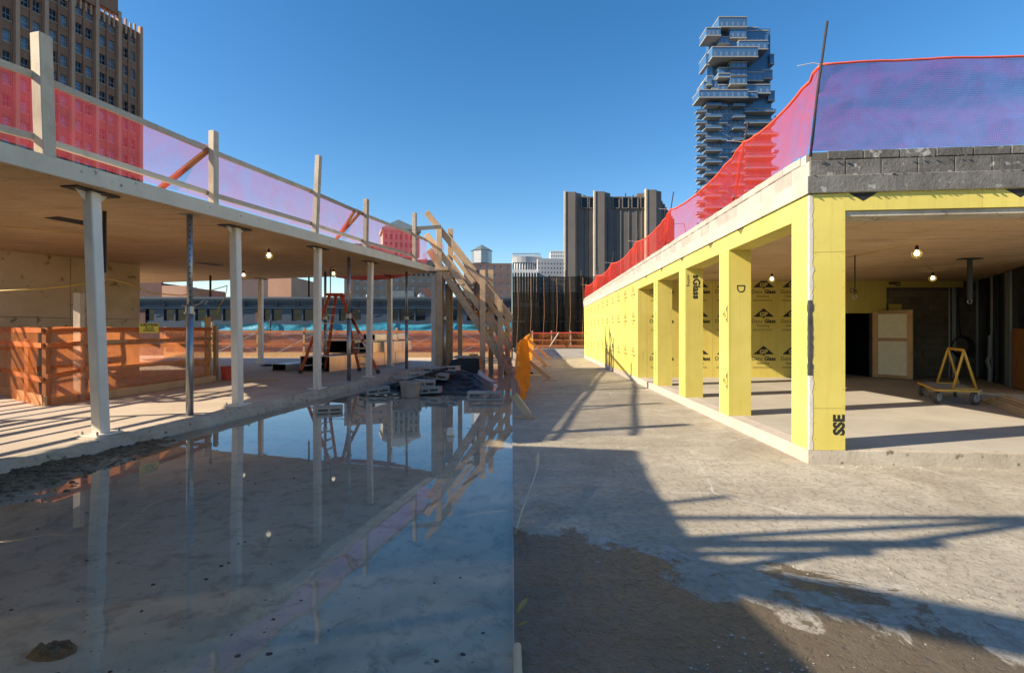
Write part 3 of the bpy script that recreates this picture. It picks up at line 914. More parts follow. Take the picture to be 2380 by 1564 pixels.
# ---------------------------------------------------------------- lamps on a string
def cage_lamp(c, label, up=True, s=1.0):
    t = thing("string_lamp", label, "lamp", c, "caged work lamps strung under the ceilings")
    part("socket", "dark_steel", t, lambda m: m.lathe(c, [(0.0, 0.16 * s), (0.03 * s, 0.16 * s), (0.035 * s, 0.07 * s), (0.0, 0.07 * s)], 10), smooth=True)
    part("bulb", "bulb_glow", t, lambda m: m.lathe(c, [(0.02 * s, 0.07 * s), (0.045 * s, 0.03 * s), (0.055 * s, -0.01 * s), (0.04 * s, -0.05 * s), (0.0, -0.065 * s)], 12), smooth=True)
    def cage(m):
        for k in range(6):
            a = k * math.pi / 3
            d = Vector((math.cos(a), math.sin(a), 0)) * s
            m.tube([c + d * 0.035 + Vector((0, 0, 0.08 * s)), c + d * 0.095 + Vector((0, 0, 0.02 * s)), c + d * 0.095 + Vector((0, 0, -0.05 * s)), c + d * 0.03 + Vector((0, 0, -0.11 * s))], 0.006 * s, 5)
        for z, r in ((0.02, 0.096), (-0.05, 0.096), (-0.11, 0.03)):
            m.tube([c + Vector((r * s * math.cos(k * 0.524), r * s * math.sin(k * 0.524), z * s)) for k in range(13)], 0.006 * s, 5)
    part("guard", "guard_yellow", t, cage)
lp = [P(625, 612, 12.2), P(566, 652, 17.5), P(775, 643, 17.0)]
for p, lab in zip(lp, ("largest lit caged lamp under the brown concrete ceiling", "lit caged lamp peeking from behind the second white column", "lit caged lamp above the stepladder")):
    p.z = roof_lo(p.x, p.y) - 0.17
    cage_lamp(p, lab, s=0.95)
CB = MB(); pts = [Vector((-12.5, 7.5, 3.42)), Vector((-9, 9, 3.46)), Vector((-7, 11.5, 3.52))] + [lp[0] + Vector((0, 0, 0.2))] + [Vector((-5.6, 15, 3.62)), lp[2] + Vector((0, 0, 0.2)), Vector((-5, 18.4, 3.68))]
CB.tube(pts, 0.007, 5); tag(CB.build("lamp_cable", "cable_yellow", smooth=True), "thin yellow lamp cable stapled along the brown concrete ceiling", "cable")

# ---------------------------------------------------------------- timber stair
def stair():
    Yn, Yf = 17.9, 18.95
    t = thing("timber_stair", "raw lumber stair with handrails climbing to the concrete roof", "stair", (-1.4, 18.4, 0))
    def ln(y):                     # three parallel lines: X -> height
        k = (y - Yn)
        return (lambda x: 5.13 - 1.27 * (x + 2.536) + 0.10 * k), (lambda x: 4.31 - 1.36 * (x + 2.56) + 0.10 * k), (lambda x: 3.80 - 1.52 * (x + 2.545) + 0.05 * k)
    def member(fn, x0, x1, y, w, name, mt="timber_stair"):
        m = MB(); m.beam(Vector((x0, y, fn(x0))), Vector((x1, y, fn(x1))), 0.06, w, (0, 0, 1)); return m.build(name, mt, t, bevel=0.004)
    for y, x0 in ((Yn, -3.10), (Yf, -2.55)):
        h, mid, st = ln(y)
        xe = -0.03
        member(h, x0, -1.02, y, 0.22, "handrail"); member(h, -0.98, xe, y, 0.22, "handrail")
        member(mid, x0, -1.02, y, 0.22, "middle_rail"); member(mid, -0.98, xe, y, 0.22, "middle_rail")
        s_ = member(st, x0 + 0.1, xe - 0.02, y, 0.25, "stringer")
        knee = lambda x: (mid(x) * 0.5 + h(x) * 0.5)
        if y == Yf:
            member(knee, x0 + 0.3, xe, y, 0.16, "knee_rail")
        yo = y + (-0.07 if y == Yn else 0.07)
        for x, z0, top in ((-2.62, 0.0, 5.32), (-1.06, 0.0, 3.74), (-0.42, 0.0, 2.68)):
            if y == Yf:
                x += 0.25; top += 0.15
                if x > -0.3: top -= 0.4
            m = MB(); m.beam(Vector((x, yo, z0)), Vector((x, yo, top)), 0.19, 0.10, (0, 1, 0)); m.build("post", "timber_stair", t, bevel=0.004)
    _, _, st = ln(Yn)
    k = 0
    x = -2.50
    while x < -0.12:
        z = st(x) + 0.02
        m = MB(); m.beam(Vector((x + 0.06, Yn + 0.02, z)), Vector((x + 0.06, Yf - 0.02, z + 0.05)), 0.30, 0.055); m.build("tread", "plywood", t, bevel=0.003)
        m = MB(); m.beam(Vector((x - 0.02, Yn - 0.03, z - 0.06)), Vector((x + 0.05, Yn - 0.03, z - 0.075)), 0.05, 0.05); m.build("cleat", "timber_grey", t)
        x += 0.165; k += 1
    # rail from the roof guardrail to the stair head
    m = MB(); m.beam(Vector((-3.25, 16.95, 5.06)), Vector((-2.55, Yn - 0.16, 5.28)), 0.045, 0.13); m.build("head_rail", "timber_grey", t)
    m = MB(); m.beam(Vector((-2.75, Yn - 0.1, 3.80)), Vector((-2.3, Yn - 0.1, 3.80)), 0.14, 0.14); m.build("landing_beam", "timber_stair", t, bevel=0.005)
    for x, y in ((-2.38, 18.35), (-1.95, 18.6)):
        m = MB(); m.beam(Vector((x, y, 0)), Vector((x, y, 3.30 if x < -2 else 2.9)), 0.16, 0.1, (0, 1, 0)); m.build("support_post", "timber_new", t, bevel=0.004)
    m = MB(); m.box((-0.30, 18.15, 0.0), (-0.02, 18.85, 0.55)); m.build("bottom_block", "timber_grey", t, bevel=0.01)
stair()
m = MB(); m.beam(Vector((-2.62, 18.3, FL)), Vector((-2.62, 18.3, 3.68)), 0.15, 0.12, (0, 1, 0))
tag(m.build("lumber_post", "timber_stair", bevel=0.004), "brown raw lumber post under the far roof corner beside the stair", "post")

# ---------------------------------------------------------------- person climbing the stair
def person():
    feet = Vector((-1.27, 18.45, 0))
    _ = feet
    zf = 3.80 - 1.52 * (-1.27 + 2.545) + 0.10
    base = Vector((-1.27, 18.28, zf))
    t = thing("person", "person in taupe jacket, tan trousers and dark cap climbing the timber stair", "person", base)
    # one continuous body grown from a skeleton; seen from behind, left hand on the rail
    J = {"pelvis": (0, 0, 0.93, .150, .115), "waist": (0.0, 0.0, 1.08, .145, .105), "chest": (-0.02, 0.0, 1.30, .175, .125), "neckb": (-0.03, 0.0, 1.47, .10, .085),
         "neck": (-0.035, 0.0, 1.53, .055, .055), "head": (-0.05, 0.0, 1.64, .080, .095), "crown": (-0.05, 0.0, 1.74, .060, .070),
         "hl": (-0.02, -0.10, 0.88, .095, .095), "kl": (-0.16, -0.11, 0.55, .065, .065), "al": (-0.08, -0.11, 0.20, .045, .045), "fl": (-0.20, -0.11, 0.15, .038, .032),
         "hr": (0.02, 0.10, 0.86, .095, .095), "kr": (0.0, 0.11, 0.46, .065, .065), "ar": (0.05, 0.11, 0.08, .045, .045), "fr": (-0.08, 0.11, 0.035, .038, .032),
         "sl": (-0.02, -0.19, 1.42, .068, .068), "el": (-0.20, -0.30, 1.22, .047, .047), "wl": (-0.42, -0.38, 1.28, .036, .036), "gl": (-0.50, -0.40, 1.28, .034, .026),
         "sr": (-0.02, 0.19, 1.42, .068, .068), "er": (-0.10, 0.29, 1.16, .047, .047), "wr": (-0.32, 0.33, 1.10, .036, .036), "gr": (-0.40, 0.34, 1.12, .034, .026)}
    E = [("pelvis", "waist"), ("waist", "chest"), ("chest", "neckb"), ("neckb", "neck"), ("neck", "head"), ("head", "crown"),
         ("pelvis", "hl"), ("hl", "kl"), ("kl", "al"), ("al", "fl"), ("pelvis", "hr"), ("hr", "kr"), ("kr", "ar"), ("ar", "fr"),
         ("chest", "sl"), ("sl", "el"), ("el", "wl"), ("wl", "gl"), ("chest", "sr"), ("sr", "er"), ("er", "wr"), ("wr", "gr")]
    for hnd, yy in (("gl", -1), ("gr", 1)):
        hx, hy, hz = J[hnd][:3]
        for i in range(4):
            a = f"{hnd}{i}"; J[a] = (hx - 0.045, hy + (i - 1.5) * 0.019, hz + 0.004, .009, .009)
            b = f"{hnd}{i}t"; J[b] = (hx - 0.075 - 0.006 * (1.5 - abs(i - 1.5)), hy + (i - 1.5) * 0.020, hz - 0.03, .008, .008)
            E += [(hnd, a), (a, b)]
        J[hnd + "th"] = (hx - 0.01, hy - yy * 0.045, hz - 0.02, .010, .010); E.append((hnd, hnd + "th"))
    names = list(J)
    me = bpy.data.meshes.new("body")
    me.from_pydata([J[n][:3] for n in names], [(names.index(a), names.index(b)) for a, b in E], [])
    o = bpy.data.objects.new("body", me); C.objects.link(o); o.parent = t
    sk = o.modifiers.new("skin", 'SKIN'); sk.use_smooth_shade = True
    for i, n in enumerate(names):
        sv = me.skin_vertices[0].data[i]
        sv.radius = J[n][3:5]; sv.use_root = (n == "pelvis")
    ss = o.modifiers.new("smooth", 'SUBSURF'); ss.levels = 1; ss.render_levels = 1
    dg = bpy.context.evaluated_depsgraph_get(); dg.update()
    m2 = bpy.data.meshes.new_from_object(o.evaluated_get(dg))
    o.modifiers.clear(); o.data = m2
    for n in ("jacket_taupe", "trousers_tan", "skin"):
        m2.materials.append(MATS[n])
    for p in m2.polygons:
        p.use_smooth = True
        c = p.center
        p.material_index = 1 if c.z < 0.92 else (2 if (c.z > 1.50 or (c.x < -0.45) or (c.x < -0.34 and c.y > 0.25)) else 0)
    m = MB()
    hc = base + Vector((-0.05, 0, 1.70))
    m.lathe(hc, [(0.112, -0.03), (0.116, 0.02), (0.10, 0.085), (0.06, 0.125), (0.0, 0.135)], 16)
    m.beam(hc + Vector((-0.10, 0, -0.012)), hc + Vector((-0.20, 0, -0.03)), 0.15, 0.012)
    m.build("cap", "hat_navy", t, smooth=True)
    m = MB()
    for s_ in (-1, 1):            # face: nose, eyes, ears
        m.lathe(base + Vector((-0.14, 0.035 * s_, 1.655)), [(0, 0.008), (0.009, 0), (0, -0.008)], 6)
    m.build("eye", "print_black", t)
    m = MB()
    m.tube([base + Vector((-0.125, 0, 1.65)), base + Vector((-0.158, 0, 1.615)), base + Vector((-0.13, 0, 1.605))], [0.010, 0.014, 0.010], 6)
    for s_ in (-1, 1):
        m.tube([base + Vector((-0.03, 0.083 * s_, 1.665)), base + Vector((-0.03, 0.098 * s_, 1.64)), base + Vector((-0.035, 0.084 * s_, 1.61))], [0.01, 0.016, 0.009], 6)
    m.beam(base + Vector((-0.133, -0.025, 1.575)), base + Vector((-0.133, 0.025, 1.575)), 0.012, 0.012)
    m.build("face", "skin", t, smooth=True)
    m = MB()                       # pale striped pack on the back
    m.grid(lambda u, v: base + Vector((0.12 + 0.12 * math.sin(v * math.pi) * math.sin(u * math.pi), lerp(-0.15, 0.15, u), lerp(1.02, 1.44, v))), 8, 10)
    m.build("backpack", "cloth_white", t, smooth=True)
person()

# ---------------------------------------------------------------- stepladder
def ladder():
    A, B, Cc, E_ = Vector((-6.95, 16.2, FL)), Vector((-6.5, 17.2, FL)), Vector((-5.30, 17.2, FL)), Vector((-4.36, 16.2, FL))
    Tl, Tr = Vector((-6.13, 16.35, 2.78)), Vector((-5.62, 16.35, 2.78))
    T2l, T2r = Vector((-5.98, 16.85, 2.78)), Vector((-5.80, 16.85, 2.78))
    t = thing("stepladder", "tall orange fibreglass stepladder standing open under the concrete roof", "ladder", (-5.9, 16.6, FL))
    TL = [Vector((-6.02, 16.35, 2.74)), Vector((-5.96, 16.75, 2.74)), Vector((-5.72, 16.75, 2.74)), Vector((-5.66, 16.35, 2.74))]
    rails = [(A, TL[0]), (B, TL[1]), (Cc, TL[2]), (E_, TL[3])]
    for b, p in rails:
        m = MB(); m.beam(b + (p - b) * 0.03, p, 0.095, 0.045, (0, 1, 0)); m.build("rail", "ladder_red", t, bevel=0.006)
        m = MB(); m.beam(b + Vector((0, 0, 0.004)), b + (p - b) * 0.045, 0.12, 0.07, (0, 1, 0)); m.build("foot", "ladder_foot", t, bevel=0.006)
    for (b0, t0), (b1, t1) in ((rails[0], rails[1]), (rails[3], rails[2])):
        for k in range(8):
            f = 0.10 + k * 0.108
            m = MB(); m.beam(b0.lerp(t0, f), b1.lerp(t1, f), 0.085, 0.035); m.build("step", "ladder_step", t, bevel=0.004)
    m = MB(); m.hexa([(-6.14, 16.25, 2.72), (-5.54, 16.25, 2.72), (-5.60, 16.85, 2.72), (-6.08, 16.85, 2.72), (-6.10, 16.28, 2.80), (-5.58, 16.28, 2.80), (-5.63, 16.82, 2.80), (-6.05, 16.82, 2.80)])
    m.build("top_cap", "ladder_red", t, bevel=0.008)
    for b0, b1 in ((rails[0], rails[3]), (rails[1], rails[2])):
        m = MB(); m.tube([b0[0].lerp(b0[1], 0.45), b1[0].lerp(b1[1], 0.45)], 0.012, 6); m.build("spreader_bar", "galvanised", t)
    m = MB(); p = E_.lerp(TL[3], 0.72); q = E_.lerp(TL[3], 0.62); m.beam(p - Vector((0, 0.028, 0)), q - Vector((0, 0.028, 0)), 0.06, 0.006, (0, 1, 0)); m.build("warning_label", "print_black", t)
    for f0, f1 in ((0.50, 0.44), (0.40, 0.34)):
        m = MB(); p = E_.lerp(TL[3], f0); q = E_.lerp(TL[3], f1); m.beam(p - Vector((0, 0.028, 0)), q - Vector((0, 0.028, 0)), 0.06, 0.006, (0, 1, 0)); m.build("warning_label", "white_paint", t)
ladder()

# ---------------------------------------------------------------- sheet-metal ducts
def duct(label, a, b, w, h, z, seams=4, flange=True):
    """A rectangular duct lying along a-b (plan), open at a."""
    a, b = Vector((a[0], a[1], z)), Vector((b[0], b[1], z))
    t = thing("duct_section", label, "duct", a, "galvanised duct sections stacked on the floor")
    d = (b - a).normalized(); s_ = Vector((d.y, -d.x, 0)); up = Vector((0, 0, 1)); th = 0.012
    L = (b - a).length
    m = MB()
    m.beam(a + up * (th / 2), b + up * (th / 2), w, th); m.beam(a + up * (h - th / 2), b + up * (h - th / 2), w, th)
    for k in (-1, 1):
        m.beam(a + s_ * (k * (w / 2 - th / 2)) + up * (h / 2), b + s_ * (k * (w / 2 - th / 2)) + up * (h / 2), th, h - 2 * th)
    m.build("shell", "duct_metal", t)
    part("end_plate", "duct_inside", t, lambda m: m.beam(b - d * 0.05 + up * (h / 2), b - d * 0.04 + up * (h / 2), w - 2.2 * th, h - 2.2 * th))
    part("lining", "duct_inside", t, lambda m: [m.beam(a + d * 0.01 + s_ * (k * (w / 2 - th - 0.004)) + up * (h / 2), b - d * 0.06 + s_ * (k * (w / 2 - th - 0.004)) + up * (h / 2), 0.004, h - 2.4 * th) for k in (-1, 1)])
    for i in range(seams + 1):
        c = a.lerp(b, i / seams)
        def fr(m):
            o = 0.012
            m.beam(c + up * (h + o / 2) - s_ * (w / 2), c + up * (h + o / 2) + s_ * (w / 2), 0.03, o)
            for k in (-1, 1):
                m.beam(c + s_ * (k * (w / 2 + o / 2)) + up * 0.004, c + s_ * (k * (w / 2 + o / 2)) + up * h, o, 0.03, d)
        part("seam", "duct_metal", t, fr)
duct("long galvanised duct with its dark open end toward the stepladder's feet", (-6.75, 16.95), (-5.3, 22.2), 1.15, 0.52, FL, 6)
duct("galvanised duct stacked on top of the long open-ended duct", (-6.75, 18.9), (-5.9, 21.6), 1.1, 0.46, FL + 0.55, 4)
duct("upper duct at the stair end of the stack, pale and bright", (-5.55, 18.8), (-4.75, 22.0), 0.6, 0.40, FL + 0.55, 4)
duct("topmost slim duct lying across the stacked ducts", (-5.6, 19.4), (-4.9, 22.2), 0.5, 0.22, FL + 1.03, 3)
duct("small flat open duct lying apart on the bare floor", (-8.1, 17.2), (-7.55, 18.6), 0.62, 0.24, FL, 2)

# ---------------------------------------------------------------- pile of blocks under black plastic
def pile():
    def hgt(u, v):
        x = lerp(-3.85, -0.62, u); y = lerp(12.35, 15.6, v)
        e = min(u, 1 - u, v, 1 - v)
        h = 0.30 * math.exp(-((u - 0.70) / 0.30) ** 2 - ((v - 0.70) / 0.34) ** 2) + 0.06
        h *= min(1.0, e * 7) ** 0.7
        w = noise.noise(Vector((x * 1.6, y * 1.6, 1))) * 0.12 + (abs(noise.noise(Vector((x * 1.7 + y * 2.2, y * 0.9, 5)))) - .2) * 0.20 + (abs(noise.noise(Vector((x * 2.4 - y * 3, y * 1.2 + x, 8)))) - .2) * 0.10
        h = max(-0.015, h + w * min(1, e * 6))
        y += 0.35 * noise.noise(Vector((u * 3, v * 0, 2))) * (1 - v)
        return (x, y, h)
    m = MB(); m.grid(hgt, 150, 120)
    tag(m.build("plastic_sheet", "black_plastic", smooth=True), "crumpled black plastic sheet heaped on the flooded deck before the stair", "tarp")
pile()
def cmu_mesh(L=0.55, H=0.15, Wd=0.32):
    """Two-core concrete block lying on its side."""
    m = MB()
    t = 0.05
    m.box((-L / 2, -Wd / 2, 0), (L / 2, Wd / 2, t)); m.box((-L / 2, -Wd / 2, H - t), (L / 2, Wd / 2, H))
    for x in (-L / 2 + t / 2, 0, L / 2 - t / 2):
        m.box((x - t / 2 + 0.001, -Wd / 2 + 0.004, t), (x + t / 2 - 0.001, Wd / 2 - 0.004, H - t))
    return m.mesh("block", "block_grey")
cm_ = cmu_mesh()
bl = [((-2.30, 13.05, 0.12), 0.15, "front block of the stacked blocks on the black plastic"),
      ((-2.05, 13.75, 0.24), -0.1, "middle block of the stacked blocks on the black plastic"),
      ((-2.62, 13.9, 0.26), 0.3, "tilted block left of the stacked blocks on the plastic"),
      ((-2.35, 14.5, 0.36), 0.05, "topmost block of the stacked blocks on the plastic"),
      ((-1.80, 14.3, 0.40), -0.25, "block near the plastic's crest beside the topmost block"),
      ((-3.30, 12.2, 0.03), 0.35, "block lying left of the round mortar tub"),
      ((-2.02, 12.25, 0.03), -0.05, "block lying right behind the round mortar tub"),
      ((-3.0, 13.5, 0.16), 0.5, "half buried block by the concrete floor's edge")]
for (p, rz, lab) in bl:
    o = bpy.data.objects.new("concrete_block", cm_); C.objects.link(o); o.location = p; o.rotation_euler = (rnd.uniform(-.08, .08), rnd.uniform(-.1, .1), rz)
    tag(o, lab, "block", "loose concrete blocks")
m = cmu_mesh(0.80, 0.20, 0.22)
o = bpy.data.objects.new("concrete_block", m); C.objects.link(o); o.location = (-0.62, 11.4, -0.02); o.rotation_euler = (0, 0, 0.02)
tag(o, "lone block sitting in the water near the seam below the stair", "block", "loose concrete blocks")
m = cmu_mesh(0.50, 0.13, 0.28)
o = bpy.data.objects.new("concrete_block", m); C.objects.link(o); o.location = (-3.60, 9.75, -0.03); o.rotation_euler = (0, 0, 0.35)
o.data.materials[0] = MATS["timber_grey"]
tag(o, "dark wet block sitting alone in the water near the columns", "block", "loose concrete blocks")
# tub
tb = GR(954, 920, 0); tb.z = -0.02
TB = thing("mortar_tub", "round mortar-stained plastic tub standing in the water", "bucket", tb)
part("tub", "bucket_plastic", TB, lambda m: m.lathe(tb, [(0.0, 0.0), (0.215, 0.0), (0.245, 0.30), (0.268, 0.30), (0.268, 0.32), (0.255, 0.325), (0.262, 0.345), (0.262, 0.375), (0.245, 0.375), (0.20, 0.05), (0.0, 0.05)], 28), bevel=0.003)
part("contents", "mud", TB, lambda m: m.lathe(tb, [(0.234, 0.26), (0.1, 0.275), (0.0, 0.27)], 20), smooth=True)
part("handle", "galvanised", TB, lambda m: m.tube([tb + Vector((0.265, -0.04, 0.33)), tb + Vector((0.30, -0.09, 0.22)), tb + Vector((0.29, -0.10, 0.12)), tb + Vector((0.25, -0.14, 0.08))], 0.008, 6), smooth=True)
# white cloth
def fn(u, v):
    a = v * 2 * math.pi
    r = 0.05 + 0.34 * u ** 1.6 * (1 + 0.25 * math.sin(3 * a + 1))
    return (-0.98 + r * math.cos(a) * 0.9 + 0.12 * u * (math.cos(a) > 0.3), 15.1 + r * math.sin(a) * 0.6, 0.36 * (1 - u) ** 1.2 + 0.01)
m = MB(); m.grid(fn, 14, 28); tag(m.build("rag", "cloth_white", smooth=True), "pale rag draped to a peak beside the black plastic", "cloth")
# long level and tool lying across the pile
m = MB(); m.beam(GR(866, 905, 0.02), Vector((-1.95, 13.6, 0.46)), 0.035, 0.035); m.tube([GR(864, 906, 0.02), GR(870, 903, 0.04)], 0.03, 8); m.tube([Vector((-2.32, 13.3, 0.38)), Vector((-1.80, 13.75, 0.52))], 0.05, 8)
tag(m.build("long_handled_tool", "dark_steel", smooth=False), "dark long-handled tool leaning across the stacked blocks", "tool")
# covered crate behind the pile
CR = thing("covered_crate", "crate draped in black plastic under the timber stair", "crate", (-1.45, 16.5, 0))
part("cover", "black_plastic", CR, lambda m: m.hexa([(-2.35, 16.1, 0), (-1.02, 16.1, 0), (-1.0, 17.2, 0), (-1.9, 17.2, 0), (-1.95, 16.2, 0.62), (-1.08, 16.15, 0.66), (-1.05, 17.1, 0.64), (-1.8, 17.1, 0.62)]), bevel=0.03)
part("lid", "block_grey", CR, lambda m: m.box((-1.95, 16.15, 0.665), (-1.1, 17.15, 0.70)), bevel=0.004)
part("offcut", "timber_new", CR, lambda m: m.box((-1.40, 16.2, 0.702), (-1.12, 16.35, 0.80)), bevel=0.003)
# paper cup and small floating litter
cp = GR(1047, 1010, 0)
m = MB(); m.lathe(cp, [(0.0, 0.0), (0.062, 0.0), (0.045, 0.10), (0.0, 0.10)], 18); tag(m.build("paper_cup", "cloth_white", bevel=0.002), "small pale paper cup upside down in the water", "cup")

# ---------------------------------------------------------------- far fence with netting, blue tarp
FN = thing("perimeter_fence", "orange netted timber fence across the far end of the flooded deck", "fence", (-8, 25.6, 0))
x0, x1, fy = -18.0, -0.03, 25.6
for z, h, mt in ((1.50, 0.11, "timber_orange"), (0.86, 0.10, "timber_orange"), (0.30, 0.26, "timber_new")):
    x = x0
    while x < x1 - 0.1:
        xe = min(x + 3.6, x1)
        m = MB(); m.beam(Vector((x, fy + (0.05 if h < .2 else 0.0), z + rnd.uniform(-.02, .02))), Vector((xe - 0.01, fy + (0.05 if h < .2 else 0), z + rnd.uniform(-.02, .02))), 0.045, h); m.build("rail", mt, FN)
        x = xe
for x in [x0 + 2.4 * k for k in range(8)]:
    m = MB(); m.beam(Vector((x, fy + 0.12, 0)), Vector((x, fy + 0.12, 1.72 + rnd.uniform(-.1, .3))), 0.1, 0.1, (0, 1, 0)); m.build("post", "timber_new", FN)
m = MB(); m.grid(lambda u, v: (lerp(x0, x1, u), fy + 0.18 + 0.05 * noise.noise(Vector((u * 20, v * 2, 4))), lerp(0.14, 1.5, v)), 90, 8, su=18, sv=1.4); m.build("net_panel", "net_fence", FN, smooth=True)
# scaffold bay with blue tarp just beyond the fence
SC = thing("tarp_barrier", "blue tarp strung on posts beyond the far orange fence", "tarp", (-8, 27.1, -0.4))
m = MB()
m.grid(lambda u, v: (lerp(-17, -0.03, u), 27.1 + 0.12 * noise.noise(Vector((u * 14, v * 2, 1))), lerp(1.35, 2.02, v) - 0.16 * abs(math.sin(u * 16)) * v), 110, 8); m.build("tarp", "tarp_blue", SC, smooth=True)
for x in [-16.5 + 3.3 * k for k in range(6)]:
    m = MB(); m.tube([Vector((x, 27.0, -0.4)), Vector((x, 27.0, 2.15))], 0.05, 8); m.build("post", "facade_frame", SC)
    if x < -3: 
        m = MB(); m.tube([Vector((x, 26.8, 0.1)), Vector((x + 3.2, 26.8, 1.7))], 0.025, 6); m.tube([Vector((x, 26.85, 1.7)), Vector((x + 3.2, 26.85, 0.1))], 0.025, 6); m.build("cross_brace", "tarp_blue", SC)

# ---------------------------------------------------------------- dry side: building clad in yellow sheathing
FR = 0.17
def wx(y): return 3.55 + 0.024 * (y - 5.9)
def sb(y): return 3.22 - 0.0164 * (y - 5.9)          # underside of the roof slab, laid to fall
FD = Vector((2.33, -0.22, 0)).normalized()            # along the front face
FC = Vector((3.55, 5.9, 0))
def fp(s, z=0.0, inn=0.0):
    """Point s metres along the front face from the corner, inn metres inside it."""
    p = FC + FD * s + Vector((-FD.y, FD.x, 0)) * inn
    return Vector((p.x, p.y, z))
def lp_(y, z=0.0, inn=0.0):
    return Vector((wx(y) + inn, y, z))
RBD = thing("sheathed_building", "long flat-roofed building clad in yellow sheathing boards on the dry deck", "building", (8, 14, 0))
END = 27.9
BK = 14.8
# footing and floor
f = [fp(0), fp(11.5)]
plan_in = [(wx(5.9) + 0.20, fp(0.2, 0, 0.14).y), (fp(11.5, 0, 0.14).x, fp(11.5, 0, 0.14).y), (15.2, 28), (wx(END) + 0.20, END)]
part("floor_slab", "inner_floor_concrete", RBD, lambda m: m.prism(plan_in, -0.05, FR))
def f_(m):
    n = 70
    for i in range(n):
        y0, y1 = lerp(5.9, END, i / n), lerp(5.9, END, (i + 1) / n)
        o = 0.012
        m.hexa([(wx(y0) - o, y0, -0.02), (wx(y0) + 0.25, y0, -0.02), (wx(y1) + 0.25, y1, -0.02), (wx(y1) - o, y1, -0.02),
                (wx(y0) - o, y0, FR - 0.003), (wx(y0) + 0.25, y0, FR - 0.003), (wx(y1) + 0.25, y1, FR - 0.003), (wx(y1) - o, y1, FR - 0.003)])
m = MB(); m.hexa([lp_(5.905, -0.02, -0.012), lp_(5.905, -0.02, 0.25), lp_(END, -0.02, 0.25), lp_(END, -0.02, -0.012), lp_(5.905, FR - .003, -0.012), lp_(5.905, FR - .003, 0.25), lp_(END, FR - .003, 0.25), lp_(END, FR - .003, -0.012)])
m.build("footing", "footing_concrete", RBD, bevel=0.006)
m = MB(); m.hexa([fp(-0.012, -0.02, -0.012), fp(11.5, -0.02, -0.012), fp(11.5, -0.02, 0.18), fp(0.24, -0.02, 0.18), fp(-0.012, FR - .0035, -0.012), fp(11.5, FR - .0035, -0.012), fp(11.5, FR - .0035, 0.18), fp(0.24, FR - .0035, 0.18)])
m.build("footing", "curb_concrete", RBD, bevel=0.008)
# roof slab and its board-marked soffit
RP = [(wx(5.9) - 0.03, FC.y - 0.03), (fp(11.6, 0, -0.03).x, fp(11.6, 0, -0.03).y), (15.3, 28.0), (wx(END) - 0.03, END + 0.02)]
rs = part("roof_slab", "beam_side", RBD, lambda m: m.prism(RP, lambda x, y: sb(y), lambda x, y: sb(y) + 0.20))
part("soffit", "soffit_concrete", rs, lambda m: m.prism([(wx(5.9) + .3, FC.y + 0.3), (14.8, 5.6), (15.2, 27.9), (wx(END) + .2, END - .1)], lambda x, y: sb(y) - 0.02, lambda x, y: sb(y) + 0.1))
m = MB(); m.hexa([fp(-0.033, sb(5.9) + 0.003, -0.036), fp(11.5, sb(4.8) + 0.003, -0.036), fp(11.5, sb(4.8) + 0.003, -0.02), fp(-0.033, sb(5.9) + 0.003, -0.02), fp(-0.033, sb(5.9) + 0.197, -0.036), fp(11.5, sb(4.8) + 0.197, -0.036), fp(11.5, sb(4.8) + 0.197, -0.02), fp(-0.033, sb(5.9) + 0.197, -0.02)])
m.build("shade_facing", "beam_shaded", rs)  # shade on the front slab edge, painted as a dark skin
# parapet of concrete blocks: side run, and front run with its shade painted dark
def block_mesh(L, H, Dp, mat, name="block"):
    m = MB(); m.box((-L / 2, -Dp / 2, 0), (L / 2, Dp / 2, H))
    me = m.mesh(name, mat)
    bm = bmesh.new(); bm.from_mesh(me); bmesh.ops.recalc_face_normals(bm, faces=bm.faces)
    bmesh.ops.bevel(bm, geom=list(bm.edges), offset=0.007, segments=1, affect='EDGES')
    bm.to_mesh(me); bm.free()
    return me
ang_side = math.atan2(1, 0.024); ang_front = math.atan2(FD.y, FD.x)
for mat_, run in (("block_grey", "side"), ("block_shaded", "front")):
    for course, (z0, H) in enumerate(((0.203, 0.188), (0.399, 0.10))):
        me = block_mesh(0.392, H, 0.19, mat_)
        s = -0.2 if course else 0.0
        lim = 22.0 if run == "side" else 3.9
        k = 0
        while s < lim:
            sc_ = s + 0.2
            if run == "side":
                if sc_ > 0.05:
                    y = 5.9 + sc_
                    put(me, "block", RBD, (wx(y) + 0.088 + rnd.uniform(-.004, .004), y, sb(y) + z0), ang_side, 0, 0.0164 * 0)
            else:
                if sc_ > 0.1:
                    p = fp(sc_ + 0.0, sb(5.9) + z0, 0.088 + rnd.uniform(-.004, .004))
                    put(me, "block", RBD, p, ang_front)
            s += 0.4
m = MB(); m.hexa([lp_(6.0, sb(6) + .2, 0.012), lp_(6.0, sb(6) + .2, 0.16), lp_(END, sb(END) + .2, 0.16), lp_(END, sb(END) + .2, 0.012), lp_(6.0, sb(6) + .492, 0.012), lp_(6.0, sb(6) + .492, 0.16), lp_(END, sb(END) + .492, 0.16), lp_(END, sb(END) + .492, 0.012)])
m.build("mortar_bed", "mortar", RBD)
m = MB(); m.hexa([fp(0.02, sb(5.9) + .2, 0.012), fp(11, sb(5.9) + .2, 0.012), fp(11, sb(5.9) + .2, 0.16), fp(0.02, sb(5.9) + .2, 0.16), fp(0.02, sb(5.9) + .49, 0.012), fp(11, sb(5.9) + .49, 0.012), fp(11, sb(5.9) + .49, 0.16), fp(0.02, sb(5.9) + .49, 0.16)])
m.build("mortar_bed", "mortar_dark", RBD)
